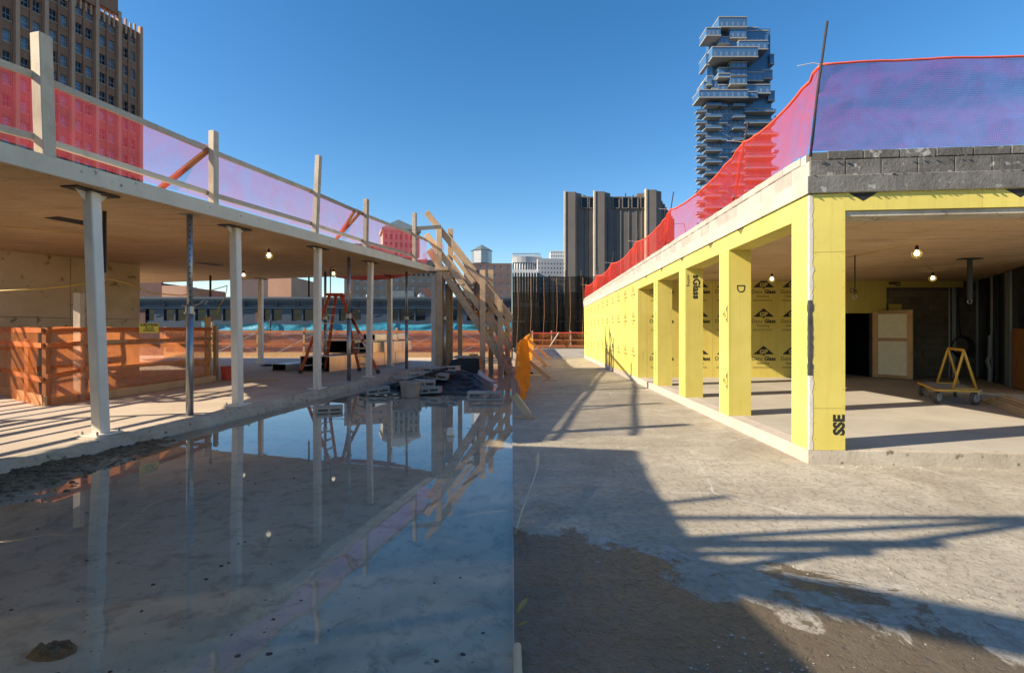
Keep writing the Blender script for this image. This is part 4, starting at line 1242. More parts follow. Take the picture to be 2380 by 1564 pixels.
def f_(m):                                     # mortar squeezed out under the front parapet
    for i in range(60):
        s = rnd.uniform(0.02, 3.2)
        p = fp(s, sb(5.9) + rnd.choice((0.0, 0.0, 0.2, 0.39)) + rnd.uniform(-.008, .008), -0.04)
        r = rnd.uniform(0.004, 0.010)
        m.lathe(p, [(0, -r), (r * 1.6, -r * .3), (r * 1.2, r * .5), (0, r * .7)], 6)
o = part("mortar_crumb", "block_shaded", RBD, f_); tag(o, kind="stuff")

# printed sheathing logo: dark triangle with two letters, name and line of small print
def logo_mesh(dark, light, s=1.0, small="print_small"):
    m = MB()
    X, Z = Vector((1, 0, 0)), Vector((0, 0, 1))
    def pt(x, z, l=0.0): return Vector((x * s, -0.0015 - l, z * s))
    m.face([pt(-0.29, 0), pt(0.29, 0), pt(0.0, 0.24)], mi=0)
    m.face([pt(-0.05, -0.0005), pt(0.0, -0.04), pt(0.05, -0.0005)], mi=0)
    add_text(m, "GP", 0.155 * s, pt(0, 0.022, 0.001), X, Z, 1, 0.006 * s, 0.0, 1.15)
    add_text(m, "Dens", 0.145 * s, pt(-0.185, -0.165), X, Z, 0, 0.0, 0.0, 1.0)
    add_text(m, "Glass", 0.145 * s, pt(0.175, -0.165), X, Z, 0, 0.006 * s, 0.0, 1.0)
    add_text(m, "Sheathing", 0.085 * s, pt(-0.02, -0.27), X, Z, 0, 0.0, 0.0, 1.05)
    m.face([pt(-0.30, -0.385), pt(0.24, -0.385), pt(0.24, -0.335), pt(-0.30, -0.335)], mi=2)
    return m.mesh("printed_logo", [dark, light, small])
LG_in = logo_mesh("print_black", "sheathing_yellow", 1.08)
LG_out = logo_mesh("print_sunlit", "sheathing_yellow", 0.80)

def panel(name, q, mt="sheathing_yellow", parent=None, bevel=0.003):
    m = MB(); m.hexa(q); return m.build(name, mt, parent or RBD, bevel=bevel)
# far side wall in sheets
n = 11
for i in range(n):
    y0, y1 = lerp(BK, END, i / n) + (0.002 if i else 0.0), lerp(BK, END, (i + 1) / n) - 0.002
    o = rnd.uniform(0, 0.004)
    pn = panel("sheathing_panel", [lp_(y0, FR, -o), lp_(y0, FR, 0.27), lp_(y1, FR, 0.27), lp_(y1, FR, -o), lp_(y0, sb(y0) - .001, -o), lp_(y0, sb(y0) - .001, 0.27), lp_(y1, sb(y1) - .001, 0.27), lp_(y1, sb(y1) - .001, -o)])
    yc = (y0 + y1) / 2 + 0.05
    for z in (0.90, 1.98):
        put(LG_out, "printed_logo", pn, (wx(yc) - o - 0.001, yc, z), -math.pi / 2 - 0.024)
    zt = sb(yc) - 0.30
    put(LG_out, "printed_logo", pn, (wx(yc) - o - 0.001, yc, zt + 0.02), -math.pi / 2 - 0.024)
# header over the openings (side and front)
HB = 0.26
for y0, y1 in ((6.302, 8.6), (8.604, 10.9), (10.904, 13.0), (13.004, BK - 0.002)):
    panel("sheathing_panel", [lp_(y0, sb(y0) - HB, 0.0), lp_(y0, sb(y0) - HB, 0.36), lp_(y1, sb(y1) - HB, 0.36), lp_(y1, sb(y1) - HB, 0.0), lp_(y0, sb(y0) - .001, 0.0), lp_(y0, sb(y0) - .001, 0.36), lp_(y1, sb(y1) - .001, 0.36), lp_(y1, sb(y1) - .001, 0.0)])
for s0, s1 in ((0.402, 1.9), (1.903, 4.3), (4.303, 6.7), (6.703, 9.1)):
    panel("sheathing_panel", [fp(s0, sb(5.9) - .21), fp(s1, sb(5.9) - .21), fp(s1, sb(5.9) - .21, 0.36), fp(s0, sb(5.9) - .21, 0.36), fp(s0, sb(5.9) - .001), fp(s1, sb(5.9) - .001), fp(s1, sb(5.9) - .001, 0.36), fp(s0, sb(5.9) - .001, 0.36)])
m = MB(); m.beam(fp(0.42, sb(5.9) - .245, 0.18), fp(9, sb(5.9) - .245, 0.18), 0.3, 0.06); m.build("lintel_angle", "curb_concrete", RBD)
# inverted printed triangles cut by the slab
def tri(parent, p, ux, w, h, mt="print_sunlit"):
    ux = Vector(ux); 
    m = MB(); m.face([p - ux * w, p + ux * w, p - Vector((0, 0, h))]); m.build("printed_triangle", mt, parent)
for x in (1722, 1652, 1585.7, 1538, 1502):
    y = 3.408 / ((x - 1190) / F - 0.024)
    p = lp_(y, sb(y) - 0.004, -0.0015)
    tri(RBD, p, Vector((0.024, 1, 0)).normalized(), 0.13, 0.10)
tri(RBD, fp(0.60, sb(5.9) - 0.004, -0.0015), FD, 0.165, 0.10, "print_black"); tri(RBD, fp(2.3, sb(5.9) - 0.004, -0.0015), FD, 0.165, 0.10, "print_black")

# piers
def pier(y0, dy, dx):
    t0 = FR; q = []
    for z in (t0, None):
        for (yy, inn) in ((y0, 0), (y0, dx), (y0 + dy, dx), (y0 + dy, 0)):
            q.append(lp_(yy, FR if z is not None else sb(yy) - HB - 0.002, inn))
    return panel("pier", q, bevel=0.006)
p2 = pier(8.24, 0.39, 0.375); p3 = pier(10.45, 0.42, 0.375); p4 = pier(12.63, 0.36, 0.375)
# corner pier: two faces of board meeting at a sealed joint
q = [fp(0.012, FR), fp(0.40, FR), fp(0.40, FR, 0.38), lp_(6.30, FR), fp(0.012, sb(5.9) - .002), fp(0.40, sb(5.9) - .002), fp(0.40, sb(5.9) - .002, 0.38), lp_(6.30, sb(6.3) - .002)]
q = [lp_(5.93, FR), fp(0.03, FR), fp(0.40, FR), fp(0.40, FR, 0.38), lp_(6.298, FR)]
z1 = sb(6.3) - 0.002
m = MB(); m.prism([(v.x, v.y) for v in q], FR, z1); pc = m.build("pier", "sheathing_yellow", RBD, bevel=0.003)
for z0, z1_, mt in ((FR, 1.05, "sealant_grey"), (1.05, 1.95, "sealant_black"), (1.95, 2.62, "sealant_grey"), (2.62, 3.2, "sealant_grey")):
    def f_(m):
        k = int((z1_ - z0) / 0.03)
        def fn(u, v):
            z = lerp(z0, z1_, u)
            w = 0.014 * noise.noise(Vector((0, z * 11, 3))) + 0.008 * noise.noise(Vector((0, z * 37, 5)))
            a = lp_(5.945 + w, z, -0.003); b = fp(0.035 + w * 1.5, z, -0.004); c = fp(0.0, z, 0.004) + Vector((-0.004, -0.004, 0))
            return (a, c, b)[round(v * 2)]
        m.grid(fn, k, 2)
    part("corner_joint", mt, pc, f_)
def face_text(parent, txt, size, at, ux, uy, mt="print_black", bold=0.006, narrow=1.0):
    m = MB(); add_text(m, txt, size, at, ux, uy, 0, bold, 0.0, narrow); m.build("lettering", mt, parent)
def back(v, d=0.0022): return v + Vector((0, -d, 0))
Z = Vector((0, 0, 1)); X = Vector((1, 0, 0))
for z in (0.665, 2.52):
    m = MB(); m.beam(fp(0.04, z, -0.0006), fp(0.40, z + 0.004, -0.0006), 0.002, 0.006); m.build("board_seam", "print_small", pc)
face_text(pc, "SSE", 0.17, fp(0.385, 0.47, -0.0022), Z, -FD, bold=0.008)
face_text(p3, "sGlass", 0.20, Vector((wx(10.45) + 0.17, 10.4478, 2.50)), -Z, X, bold=0.007)
face_text(p3, "eathing", 0.085, Vector((wx(10.45) + 0.045, 10.4478, 2.63)), -Z, X, bold=0.0)
face_text(p2, "D", 0.20, Vector((wx(8.24) + 0.14, 8.2378, 2.28)), -Z, X, bold=0.0)
def rot_logo(parent, y, z, s=0.62):
    for sgn in (1,):
        m = MB(); c = lp_(y, z, -0.0018)
        D_ = Vector((0.024, 1, 0)).normalized()
        m.face([c + Z * 0.2 * s, c - Z * 0.2 * s, c + D_ * 0.26 * s], mi=0)
        add_text(m, "GP", 0.16 * s, c + D_ * 0.03 - Vector((0.001, 0, 0)), Z, D_, 1, 0.004, 0.0)
        m.build("printed_logo", ["print_sunlit", "sheathing_yellow"], parent)
rot_logo(p2, 8.27, 1.86, 0.8); rot_logo(p2, 8.27, 0.74, 0.8)
for z in (0.75, 1.75, 2.55):
    face_text(p4, "DensGlass", 0.15, lp_(12.82, z, -0.002), Z, Vector((-0.024, -1, 0)).normalized(), "print_sunlit", 0.003)
tri(RBD, Vector((wx(14.8) + 0.29, 14.70, 1.9)), X, 0.0, 0.0) if False else None
# screw heads
def f_(m):
    for y0, dx in ((8.24, 0.375), (10.45, 0.375), (12.63, 0.375)):
        for k in range(10):
            for xx in (0.03, dx - 0.03):
                c = Vector((wx(y0) + xx, y0 - 0.002, 0.35 + k * 0.27)); m.lathe(c, [(0, .004), (.0045, 0), (0, -.004)], 5)
    for k in range(14):
        for s in (0.06, 0.37):
            c = fp(s, 0.3 + k * 0.2, -0.002); m.lathe(c, [(0, .005), (.005, 0), (0, -.005)], 5)
tag(part("screw_head", "print_small", RBD, f_), kind="stuff")

# back wall: sheathing sheets, door gap, block wall
x = wx(BK) + 0.272
xs = [x]
while xs[-1] < 9.5: xs.append(min(xs[-1] + 0.98, 9.88))
for i in range(len(xs) - 1):
    a, b = xs[i] + 0.003, xs[i + 1] - 0.003
    pn = panel("sheathing_panel", [(a, BK, FR), (b, BK, FR), (b, BK + .1, FR), (a, BK + .1, FR), (a, BK, sb(BK) - .021), (b, BK, sb(BK) - .021), (b, BK + .1, sb(BK) - .021), (a, BK + .1, sb(BK) - .021)])
    c = (a + b) / 2 + (0.06 if i % 2 else -0.05)
    for z in (0.86, 1.98, 2.98):
        put(LG_in, "printed_logo", pn, (c, BK - 0.001, z if z < 2.5 else 2.86))
pn = panel("sheathing_panel", [(9.883, BK, 2.09), (11.2, BK, 2.09), (11.2, BK + .1, 2.09), (9.883, BK + .1, 2.09), (9.883, BK, sb(BK) - .021), (11.2, BK, sb(BK) - .021), (11.2, BK + .1, sb(BK) - .021), (9.883, BK + .1, sb(BK) - .021)])
face_text(pn, "De", 0.20, Vector((10.22, BK - 0.002, 2.70)), X, Z, bold=0.0)
pn = panel("sheathing_panel", [(11.203, BK, 2.86), (13.5, BK, 2.86), (13.5, BK + .1, 2.86), (11.203, BK + .1, 2.86), (11.203, BK, sb(BK) - .021), (13.5, BK, sb(BK) - .021), (13.5, BK + .1, sb(BK) - .021), (11.203, BK + .1, sb(BK) - .021)])
face_text(pn, "Glass", 0.17, Vector((11.45, BK - 0.002, 3.02)), -X, -Z, bold=0.007)
panel("sheathing_offcut", [(11.24, BK - .05, 2.1), (11.62, BK - .05, 2.1), (11.62, BK - .03, 2.1), (11.24, BK - .03, 2.1), (11.24, BK - .05, 2.36), (11.62, BK - .05, 2.36), (11.62, BK - .03, 2.36), (11.24, BK - .03, 2.36)])
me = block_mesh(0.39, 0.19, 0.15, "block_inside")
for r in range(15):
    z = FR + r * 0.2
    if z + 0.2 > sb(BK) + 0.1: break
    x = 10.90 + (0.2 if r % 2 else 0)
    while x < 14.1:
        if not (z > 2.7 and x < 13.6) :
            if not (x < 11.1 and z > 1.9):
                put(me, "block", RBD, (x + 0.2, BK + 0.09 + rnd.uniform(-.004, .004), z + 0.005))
        x += 0.4
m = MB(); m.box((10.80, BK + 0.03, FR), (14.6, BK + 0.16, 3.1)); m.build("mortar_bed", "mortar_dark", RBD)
# room behind the door gap, its unlit depth painted near-black
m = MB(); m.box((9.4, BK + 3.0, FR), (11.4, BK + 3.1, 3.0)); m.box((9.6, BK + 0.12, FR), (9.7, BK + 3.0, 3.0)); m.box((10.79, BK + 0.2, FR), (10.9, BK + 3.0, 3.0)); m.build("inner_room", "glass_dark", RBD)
# temporary door leaf
h0, h1 = Vector((10.76, BK - 0.04, FR + 0.02)), Vector((11.45, 13.98, FR + 0.02))
h0, h1 = Vector((10.76, BK - 0.06, FR + 0.02)), Vector((11.30, 13.95, FR + 0.02))
d = (h1 - h0).normalized(); nn = Vector((-d.y, d.x, 0))
if nn.y > 0: nn = -nn
DL = tag(part("door_leaf", "board_cream", RBD, lambda m: m.hexa([h0, h1, h1 - nn * 0.03, h0 - nn * 0.03, h0 + Z * 1.95, h1 + Z * 1.97, h1 - nn * 0.03 + Z * 1.97, h0 - nn * 0.03 + Z * 1.95])))
for a, b in (((0.0, 0.06), (0.0, 1.90)), ((1.0, 0.06), (1.0, 1.92))):
    pa = h0.lerp(h1, 0.06 if a[0] == 0 else 0.94) + nn * 0.02
    m = MB(); m.beam(pa + Z * 0.0, pa + Z * 1.96, 0.13, 0.035, nn); m.build("stile", "timber_new", DL, bevel=0.003)
for z in (0.05, 1.12, 1.91):
    m = MB(); m.beam(h0.lerp(h1, 0.12) + nn * 0.019 + Z * z, h0.lerp(h1, 0.88) + nn * 0.019 + Z * z, 0.03, 0.09); m.build("crosspiece", "timber_new", DL, bevel=0.003)
# right-hand partition: dark sheets, studs, plates
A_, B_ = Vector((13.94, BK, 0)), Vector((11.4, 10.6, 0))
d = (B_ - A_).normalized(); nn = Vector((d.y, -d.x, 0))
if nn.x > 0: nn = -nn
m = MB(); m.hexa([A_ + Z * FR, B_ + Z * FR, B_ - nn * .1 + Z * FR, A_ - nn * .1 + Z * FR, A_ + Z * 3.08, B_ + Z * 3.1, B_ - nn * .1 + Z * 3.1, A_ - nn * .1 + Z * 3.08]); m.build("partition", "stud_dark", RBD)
for k, (f_0, mt, w) in enumerate(((0.02, "stud_metal", .05), (0.16, "stud_dark", .09), (0.30, "stud_metal", .06), (0.40, "stud_dark", .09), (0.55, "stud_metal", .16), (0.60, "stud_metal", .12))):
    p = A_.lerp(B_, f_0) + nn * 0.04
    m = MB(); m.beam(p + Z * FR, p + Z * 3.05, w, 0.05, nn); m.build("stud", mt, RBD)
pa, pb = A_.lerp(B_, 0.64) + nn * 0.05, A_.lerp(B_, 1.0) + nn * 0.05
m = MB(); m.hexa([pa + Z * (FR + .03), pb + Z * (FR + .03), pb - nn * .03 + Z * (FR + .03), pa - nn * .03 + Z * (FR + .03), pa + Z * 1.62, pb + Z * 1.62, pb - nn * .03 + Z * 1.62, pa - nn * .03 + Z * 1.62]); m.build("rusty_panel", "rusty_steel", RBD)
m = MB(); p = A_.lerp(B_, 0.34) + nn * 0.12; m.tube([p + Z * 0.18, p + Z * 0.55, p + nn * .05 + Z * 0.75, p + nn * .0 + Z * 0.9, p + Z * 1.45], 0.05, 6); m.build("downpipe", "galvanised", RBD)
# conduits on the block wall and hanging strap
m = MB()
for xx in (13.05, 13.16, 13.22): m.tube([Vector((xx, BK - 0.03, FR)), Vector((xx, BK - 0.03, 2.85))], 0.022, 6)
m.build("conduit", "stud_metal", RBD)
for x, y0, y1, dd, w in ((1987, 596, 686, 10.2, 0.022), (2254, 611, 696, 10.6, 0.085)):
    a = P(x, y0, dd); a.z = sb(a.y) - 0.02; b = P(x, y1, dd)
    o = part("hanger_strap", "dark_steel", RBD, lambda m: (m.beam(a, b, w, w * 0.5, (0, 1, 0)), m.beam(a + Vector((-.2, 0, -.012)), a + Vector((.2, 0, -.012)), 0.2, 0.012) if w > 0.05 else None))
    part("strap_hook", "galvanised", o, lambda m: m.tube([b + Vector((0.045 * math.cos(k), 0, -0.045 + 0.045 * math.sin(k))) for k in [i * 0.5 for i in range(13)]], 0.009, 6))
lpr = [P(1794, 648, 12.8), P(2131, 601, 8.9), P(2168, 658, 12.6)]
for p, lab in zip(lpr, ("lit caged lamp between the corner pier and the yellow back wall", "nearest lit caged lamp under the yellow building's ceiling", "lit caged lamp above the temporary door")):
    p.z = sb(p.y) - 0.20
    cage_lamp(p, lab, s=0.85)
m = MB(); m.tube([Vector((5.2, 12.8, 3.07)), lpr[0] + Vector((0, 0, .18)), Vector((7.0, 11, 3.1)), lpr[1] + Vector((0, 0, .18)), Vector((8.4, 10.2, 3.0)), lpr[2] + Vector((0, 0, .18))], 0.007, 5)
tag(m.build("lamp_cable", "cable_yellow", smooth=True), "thin yellow lamp cable looping under the yellow building's ceiling", "cable")
# coil of cable on the block wall
cc = Vector((13.35, BK - 0.07, 1.12))
m = MB()
for k in range(5):
    r = 0.26 + 0.02 * k
    m.tube([cc + Vector((r * math.cos(a * .3) + 0.01 * k, -0.012 * k, r * 0.95 * math.sin(a * .3) - 0.01 * k)) for a in range(22)], 0.011, 5)
m.tube([cc + Vector((0, -0.02, 0.28)), cc + Vector((-0.05, -0.01, 0.7)), cc + Vector((-0.07, 0, 1.75))], 0.012, 5)
tag(m.build("cable_coil", "dark_steel", smooth=True), "dark cable coil hanging on the shaded block wall", "cable")

# ---------------------------------------------------------------- board cart
def cart():
    Aw, Bw, Cw, Dw = Vector((8.23, 9.57, FR)), Vector((8.86, 10.7, FR)), Vector((8.80, 9.40, FR)), Vector((9.42, 10.5, FR))
    t = thing("board_cart", "yellow steel drywall cart with slanted frame and four casters", "cart", (8.8, 10.0, FR))
    hz = FR + 0.255
    cen = (Aw + Bw + Cw + Dw) / 4
    cs = [cen + (p - cen) * 1.14 for p in (Aw, Cw, Dw, Bw)]
    q = [Vector((p.x, p.y, hz)) for p in cs] + [Vector((p.x, p.y, hz + 0.035)) for p in cs]
    part("deck", "cart_carpet", t, lambda m: m.hexa(q), bevel=0.004)
    for i in range(4):
        a, b = q[i], q[(i + 1) % 4]
        m = MB(); m.beam(a + Z * 0.012, b + Z * 0.012, 0.035, 0.045); m.build("edge_tube", "cart_yellow", t, bevel=0.008)
    lx = (Bw - Aw).normalized(); sx = (Cw - Aw).normalized()
    near, far = Cw.lerp(Aw, 0.28), Dw.lerp(Bw, 0.28)
    tops = []
    for c, k in ((near + lx * 0.12, 0), (far - lx * 0.05, 1)):
        top = c + Z * 0.98 + sx * 0.02
        top.z = FR + 1.02
        tops.append(top)
    for top, c in ((tops[0], near + lx * 0.05), (tops[1], far - lx * 0.05)):
        fa = Vector((c.x, c.y, hz + .04)) - sx * 0.17; fb = Vector((c.x, c.y, hz + .04)) + sx * 0.20
        for f_0 in (fa, fb):
            m = MB(); m.tube([f_0, top + (f_0 - top) * 0.06, top], 0.021, 10); m.build("upright", "cart_yellow", t, smooth=True)
        m = MB(); m.beam(fa - Z * .01, fb - Z * .01, 0.045, 0.045); m.build("foot_bar", "cart_yellow", t, bevel=0.006)
    m = MB(); m.tube([tops[0] + Z * -0.02, tops[0] + lx * 0.06 + Z * 0.015, tops[1] - lx * 0.06 + Z * 0.015, tops[1] - Z * 0.02], 0.027, 10); m.build("top_bar", "cart_yellow", t, smooth=True)
    for i, w in enumerate((Aw, Bw, Cw, Dw)):
        dirw = (Vector((0.9, 0.35, 0)), Vector((0.8, 0.5, 0)), Vector((1, 0.2, 0)), Vector((0.7, 0.6, 0)))[i].normalized()
        ax = Vector((-dirw.y, dirw.x, 0))
        c = w + Z * 0.125
        wh = part("wheel", "rubber", t, lambda m: m.tube([c - ax * 0.03, c - ax * 0.018, c + ax * 0.018, c + ax * 0.03], [0.105, 0.125, 0.125, 0.105], 24))
        part("hub", "hub_grey", wh, lambda m: m.tube([c - ax * 0.034, c + ax * 0.034], 0.075, 16))
        part("fork", "galvanised", wh, lambda m: [m.beam(c + ax * (0.042 * k), c + ax * (0.042 * k) + dirw * 0.04 + Z * 0.15, 0.006, 0.05, dirw) for k in (-1, 1)] + [m.beam(c + dirw * 0.04 + Z * 0.155 - ax * .05, c + dirw * 0.04 + Z * 0.155 + ax * .05, 0.1, 0.02)])
cart()
# stacked sheets beside the cart
def stack():
    a, b = Vector((9.20, 9.8, FR)), Vector((7.9, 7.45, FR))
    d = (b - a).normalized(); s = Vector((-d.y, d.x, 0))
    if s.x < 0: s = -s
    z = FR + 0.002
    k = 0
    names = ("bottom", "second", "third", "fourth", "fifth", "top")
    for layer in range(6):
        off = 0.16 * layer * (0.4 if layer < 3 else 0.7)
        sh = rnd.uniform(-.08, .1)
        p0 = a + s * (0.1 + off * 0.3) + d * (sh + off); p1 = b + s * (0.1 + off * 0.3) + d * sh
        m = MB(); m.hexa([p0 + Z * (z - FR), p1 + Z * (z - FR), p1 + s * 1.2 + Z * (z - FR), p0 + s * 1.2 + Z * (z - FR)] + [v + Z * (z - FR + 0.036) for v in (p0, p1, p1 + s * 1.2, p0 + s * 1.2)])
        tag(m.build("plywood_sheet", "plywood" if layer < 5 else "timber_weathered", bevel=0.003), names[layer] + " sheet of the plywood stack beside the board cart", "plywood", "plywood sheets stacked on the floor")
        z += 0.039
    p0 = Vector((9.6, 11.4, FR)); 
    m = MB(); m.hexa([p0, p0 + Vector((1.8, -1.2, 0)), p0 + Vector((2.3, -.5, 0)), p0 + Vector((.5, .7, 0))] + [v + Z * 0.05 for v in (p0, p0 + Vector((1.8, -1.2, 0)), p0 + Vector((2.3, -.5, 0)), p0 + Vector((.5, .7, 0)))])
    tag(m.build("plywood_sheet", "plywood", bevel=0.003), "single plywood sheet lying flat behind the board cart", "plywood", "plywood sheets stacked on the floor")
stack()

# ---------------------------------------------------------------- red net on poles along the parapet
RNT = thing("parapet_netting", "red safety netting on black poles above the block parapet", "netting", (3.6, 8, 3.7))
poles = [(5.92, 0.0, 5.27, 4.76, 0.20), (8.05, 0, 4.98, 4.64, 0.24), (11.93, 0, 4.92, 4.48, 0.20), (15.47, 0, 4.75, 4.34, 0.18), (19.85, 0, 4.72, 4.26, 0.2), (23.55, 0, 4.60, 4.18, 0.15), (27.8, 0, 4.3, 4.10, 0.1)]
tops, bases = [], []
for i, (y, _, zt, za, lean) in enumerate(poles):
    b = lp_(y, sb(y) + 0.2, 0.10); b2 = lp_(y, sb(y) + 0.50, 0.0)
    tp = Vector((b2.x + lean, y, zt))
    if i == 0: tp = Vector((3.76, 5.9, 5.27))
    f_0 = (za - b2.z) / (zt - b2.z)
    tops.append(b2.lerp(tp, f_0)); bases.append(b2)
    m = MB(); m.tube([b2 - Z * 0.05 + Vector((0.02, 0, 0)), b2.lerp(tp, 0.5), tp], 0.013 if i else 0.015, 8); m.build("pole", "rebar", RNT, smooth=True)
    m = MB(); m.tube([tops[-1], tops[-1] + Vector((-0.10, 0, 0.02)), tops[-1] + Vector((-0.28, 0, -0.015 if i == 0 else 0.03))], 0.005, 5); m.build("cable_tie", "tie_white", RNT)
for i in range(len(poles) - 1):
    a0, a1, b0, b1 = tops[i], tops[i + 1], bases[i], bases[i + 1]
    L = (a1 - a0).length
    sag = 0.10 + 0.045 * L
    def fn(u, v):
        t_ = a0.lerp(a1, u); t_.z -= sag * 4 * u * (1 - u) * 0.62
        b_ = b0.lerp(b1, u) + Vector((-0.01, 0, 0.0))
        p = b_.lerp(t_, v)
        fold = (math.exp(-(u * 5) ** 2) + math.exp(-((1 - u) * 5) ** 2))
        w = 0.05 * math.sin(v * 3.1) * noise.noise(Vector((u * L * 1.2, v * 2, i))) + 0.03 * fold * math.sin(u * 40 + v * 3) + 0.012 * noise.noise(Vector((u * L * 6, v * 8, i)))
        return (p.x + w - 0.03 * math.sin(v * math.pi), p.y, p.z)
    m = MB(); m.grid(fn, 36, 14, su=L, sv=1.0); m.build("net_panel", "net_red", RNT, smooth=True)
    m = MB(); m.tube([Vector(fn(u / 16, 1.0)) for u in range(17)], 0.020, 6); m.build("net_hem", "rope_red", RNT, smooth=True)
fe0, fe1 = tops[0], fp(4.2, 4.66, 0.05)
def fn(u, v):
    t_ = fe0.lerp(fe1, u); t_.z += 0.05 * math.sin(u * math.pi)
    b_ = fp(u * 4.15, sb(5.9) + 0.505, 0.01)
    p = b_.lerp(t_, v)
    w = 0.09 * math.sin(v * 3.1) * noise.noise(Vector((u * 4, v * 3, 1))) + 0.05 * noise.noise(Vector((u * 5 + v * 4, v * 6, 4))) * v + 0.015 * noise.noise(Vector((u * 26, v * 14, 2)))
    return (p.x, p.y + w + 0.12 * math.sin(v * math.pi) * u, p.z)
m = MB(); m.grid(fn, 90, 30, su=4.2, sv=1.0); m.build("net_panel", "net_red_skylit", RNT, smooth=True)
m = MB(); m.tube([Vector(fn(u / 30, 1.0)) for u in range(31)], 0.013, 6); m.build("net_hem", "rope_red", RNT, smooth=True)
m = MB(); m.tube([tops[2] + Vector((0.02, 0.3, -0.05)), tops[2] + Vector((0.05, 0.2, -0.3)), tops[2] + Vector((0.05, -0.8, -0.5)), tops[2] + Vector((0.02, -1.0, -0.85))], 0.006, 5); m.build("loose_cord", "dark_steel", RNT, smooth=True)

# ---------------------------------------------------------------- braced orange fence along the deck's seam
BF = thing("braced_fence", "heap of orange netting on a braced timber fence along the deck joint", "fence", (0.6, 24, 0))
def fx(y): return 0.03 + (y - 10.8) * 0.046
def fn(u, v):
    y = lerp(10.8, 40.6, u ** 1.5)
    a = v * math.pi
    hh = 1.22 + 0.10 * noise.noise(Vector((y * 0.8, 0, 1)))
    out = (0.06 + 0.20 * (1 - v) ** 0.8) * (1 + 0.6 * noise.noise(Vector((y * 1.6, v * 3, 3))))
    fold = abs(noise.noise(Vector((y * 2.1 + v * 1.5, v * 2, 5)))) * 0.24 + abs(noise.noise(Vector((y * 5 - v * 3, v * 5, 9)))) * 0.12
    x = fx(y) + out + fold * (0.35 + 0.65 * math.sin(v * math.pi)) - 0.06
    hh *= min(1.0, 0.45 + (y - 10.8) * 0.28)
    return (max(0.025 + 0.01 * v, x), y + 0.1 * noise.noise(Vector((y * 3, v * 6, 2))), hh * v + 0.05 * noise.noise(Vector((y * 4, v * 4, 6))) + 0.02)
m = MB(); m.grid(fn, 320, 34, su=27, sv=1.2); m.build("net_heap", "net_bundle", BF, smooth=True)
for y in [13.0 + 2.6 * k for k in range(11)]:
    m = MB(); m.beam(Vector((fx(y) + 0.0, y, 0)), Vector((fx(y), y, 1.25)), 0.045, 0.09, (0, 1, 0)); m.build("post", "timber_new", BF)
m = MB(); m.beam(Vector((fx(12.9), 12.9, 1.12)), Vector((fx(40.5), 40.5, 1.2)), 0.04, 0.09); m.build("rail", "timber_new", BF)
for (xf, yf, xt, ht) in ((1.20, 15.5, 0.06, 0.98), (1.50, 21.4, 0.38, 1.1), (2.02, 27.3, 0.85, 1.1)):
    m = MB(); m.beam(Vector((xf, yf, 0.05)), Vector((xt, yf + 0.35, ht)), 0.05, 0.13, (0, 0, 1)); m.build("brace", "timber_new", BF, bevel=0.004)
    m = MB(); m.beam(Vector((xf - 0.22, yf - 0.02, 0.02)), Vector((xf + 0.20, yf - 0.02, 0.02)), 0.14, 0.04); m.build("foot_plate", "timber_stair", BF, bevel=0.004)
SP = thing("prop", "short timber prop on a foot plate at the deck joint", "brace", (0.3, 8.95, 0))
part("brace", "timber_stair", SP, lambda m: m.beam(Vector((0.30, 8.95, 0.06)), Vector((0.035, 9.05, 0.40)), 0.06, 0.13, (0, 0, 1)), bevel=0.004)
part("foot_plate", "timber_stair", SP, lambda m: m.beam(Vector((0.03, 8.93, 0.02)), Vector((0.42, 8.90, 0.02)), 0.16, 0.04), bevel=0.004)
SP = thing("scrap_board", "small dark offcut lying on a pale batten near the orange netting", "offcut", (0.6, 17.5, 0))
part("batten", "timber_weathered", SP, lambda m: m.beam(Vector((0.45, 17.2, 0.02)), Vector((0.95, 17.4, 0.02)), 0.1, 0.04))
part("offcut", "dark_steel", SP, lambda m: m.beam(Vector((0.50, 17.6, 0.045)), Vector((0.75, 17.6, 0.045)), 0.14, 0.09))
# far fence on the dry side
FF = thing("cross_fence", "low orange rail fence closing the far end of the dry deck", "fence", (3.5, 41.3, 0))
for z, h, mt in ((1.30, 0.09, "net"), (0.72, 0.08, "r"), (0.22, 0.2, "r")):
    m = MB(); m.beam(Vector((1.6, 41.3, z)), Vector((7.0, 41.3, z + (0.06 if z > 1 else 0))), 0.05, h); m.build("rail", "timber_orange" if mt == "r" else "bucket_red", FF)
for x in (1.7, 3.3, 4.9, 6.4):
    m = MB(); m.beam(Vector((x, 41.4, 0)), Vector((x, 41.4, 1.5)), 0.09, 0.09, (0, 1, 0)); m.build("post", "timber_stair", FF)
m = MB(); m.beam(Vector((3.0, 40.6, 0.03)), Vector((3.9, 41.25, 1.35)), 0.06, 0.08); m.build("brace", "timber_weathered", FF)
m = MB(); m.grid(lambda u, v: (lerp(1.6, 7.0, u), 41.5 + 0.05 * noise.noise(Vector((u * 9, v, 1))), lerp(0.1, 1.28, v)), 30, 6, su=5, sv=1.2); m.build("net_panel", "net_orange", FF, smooth=True)

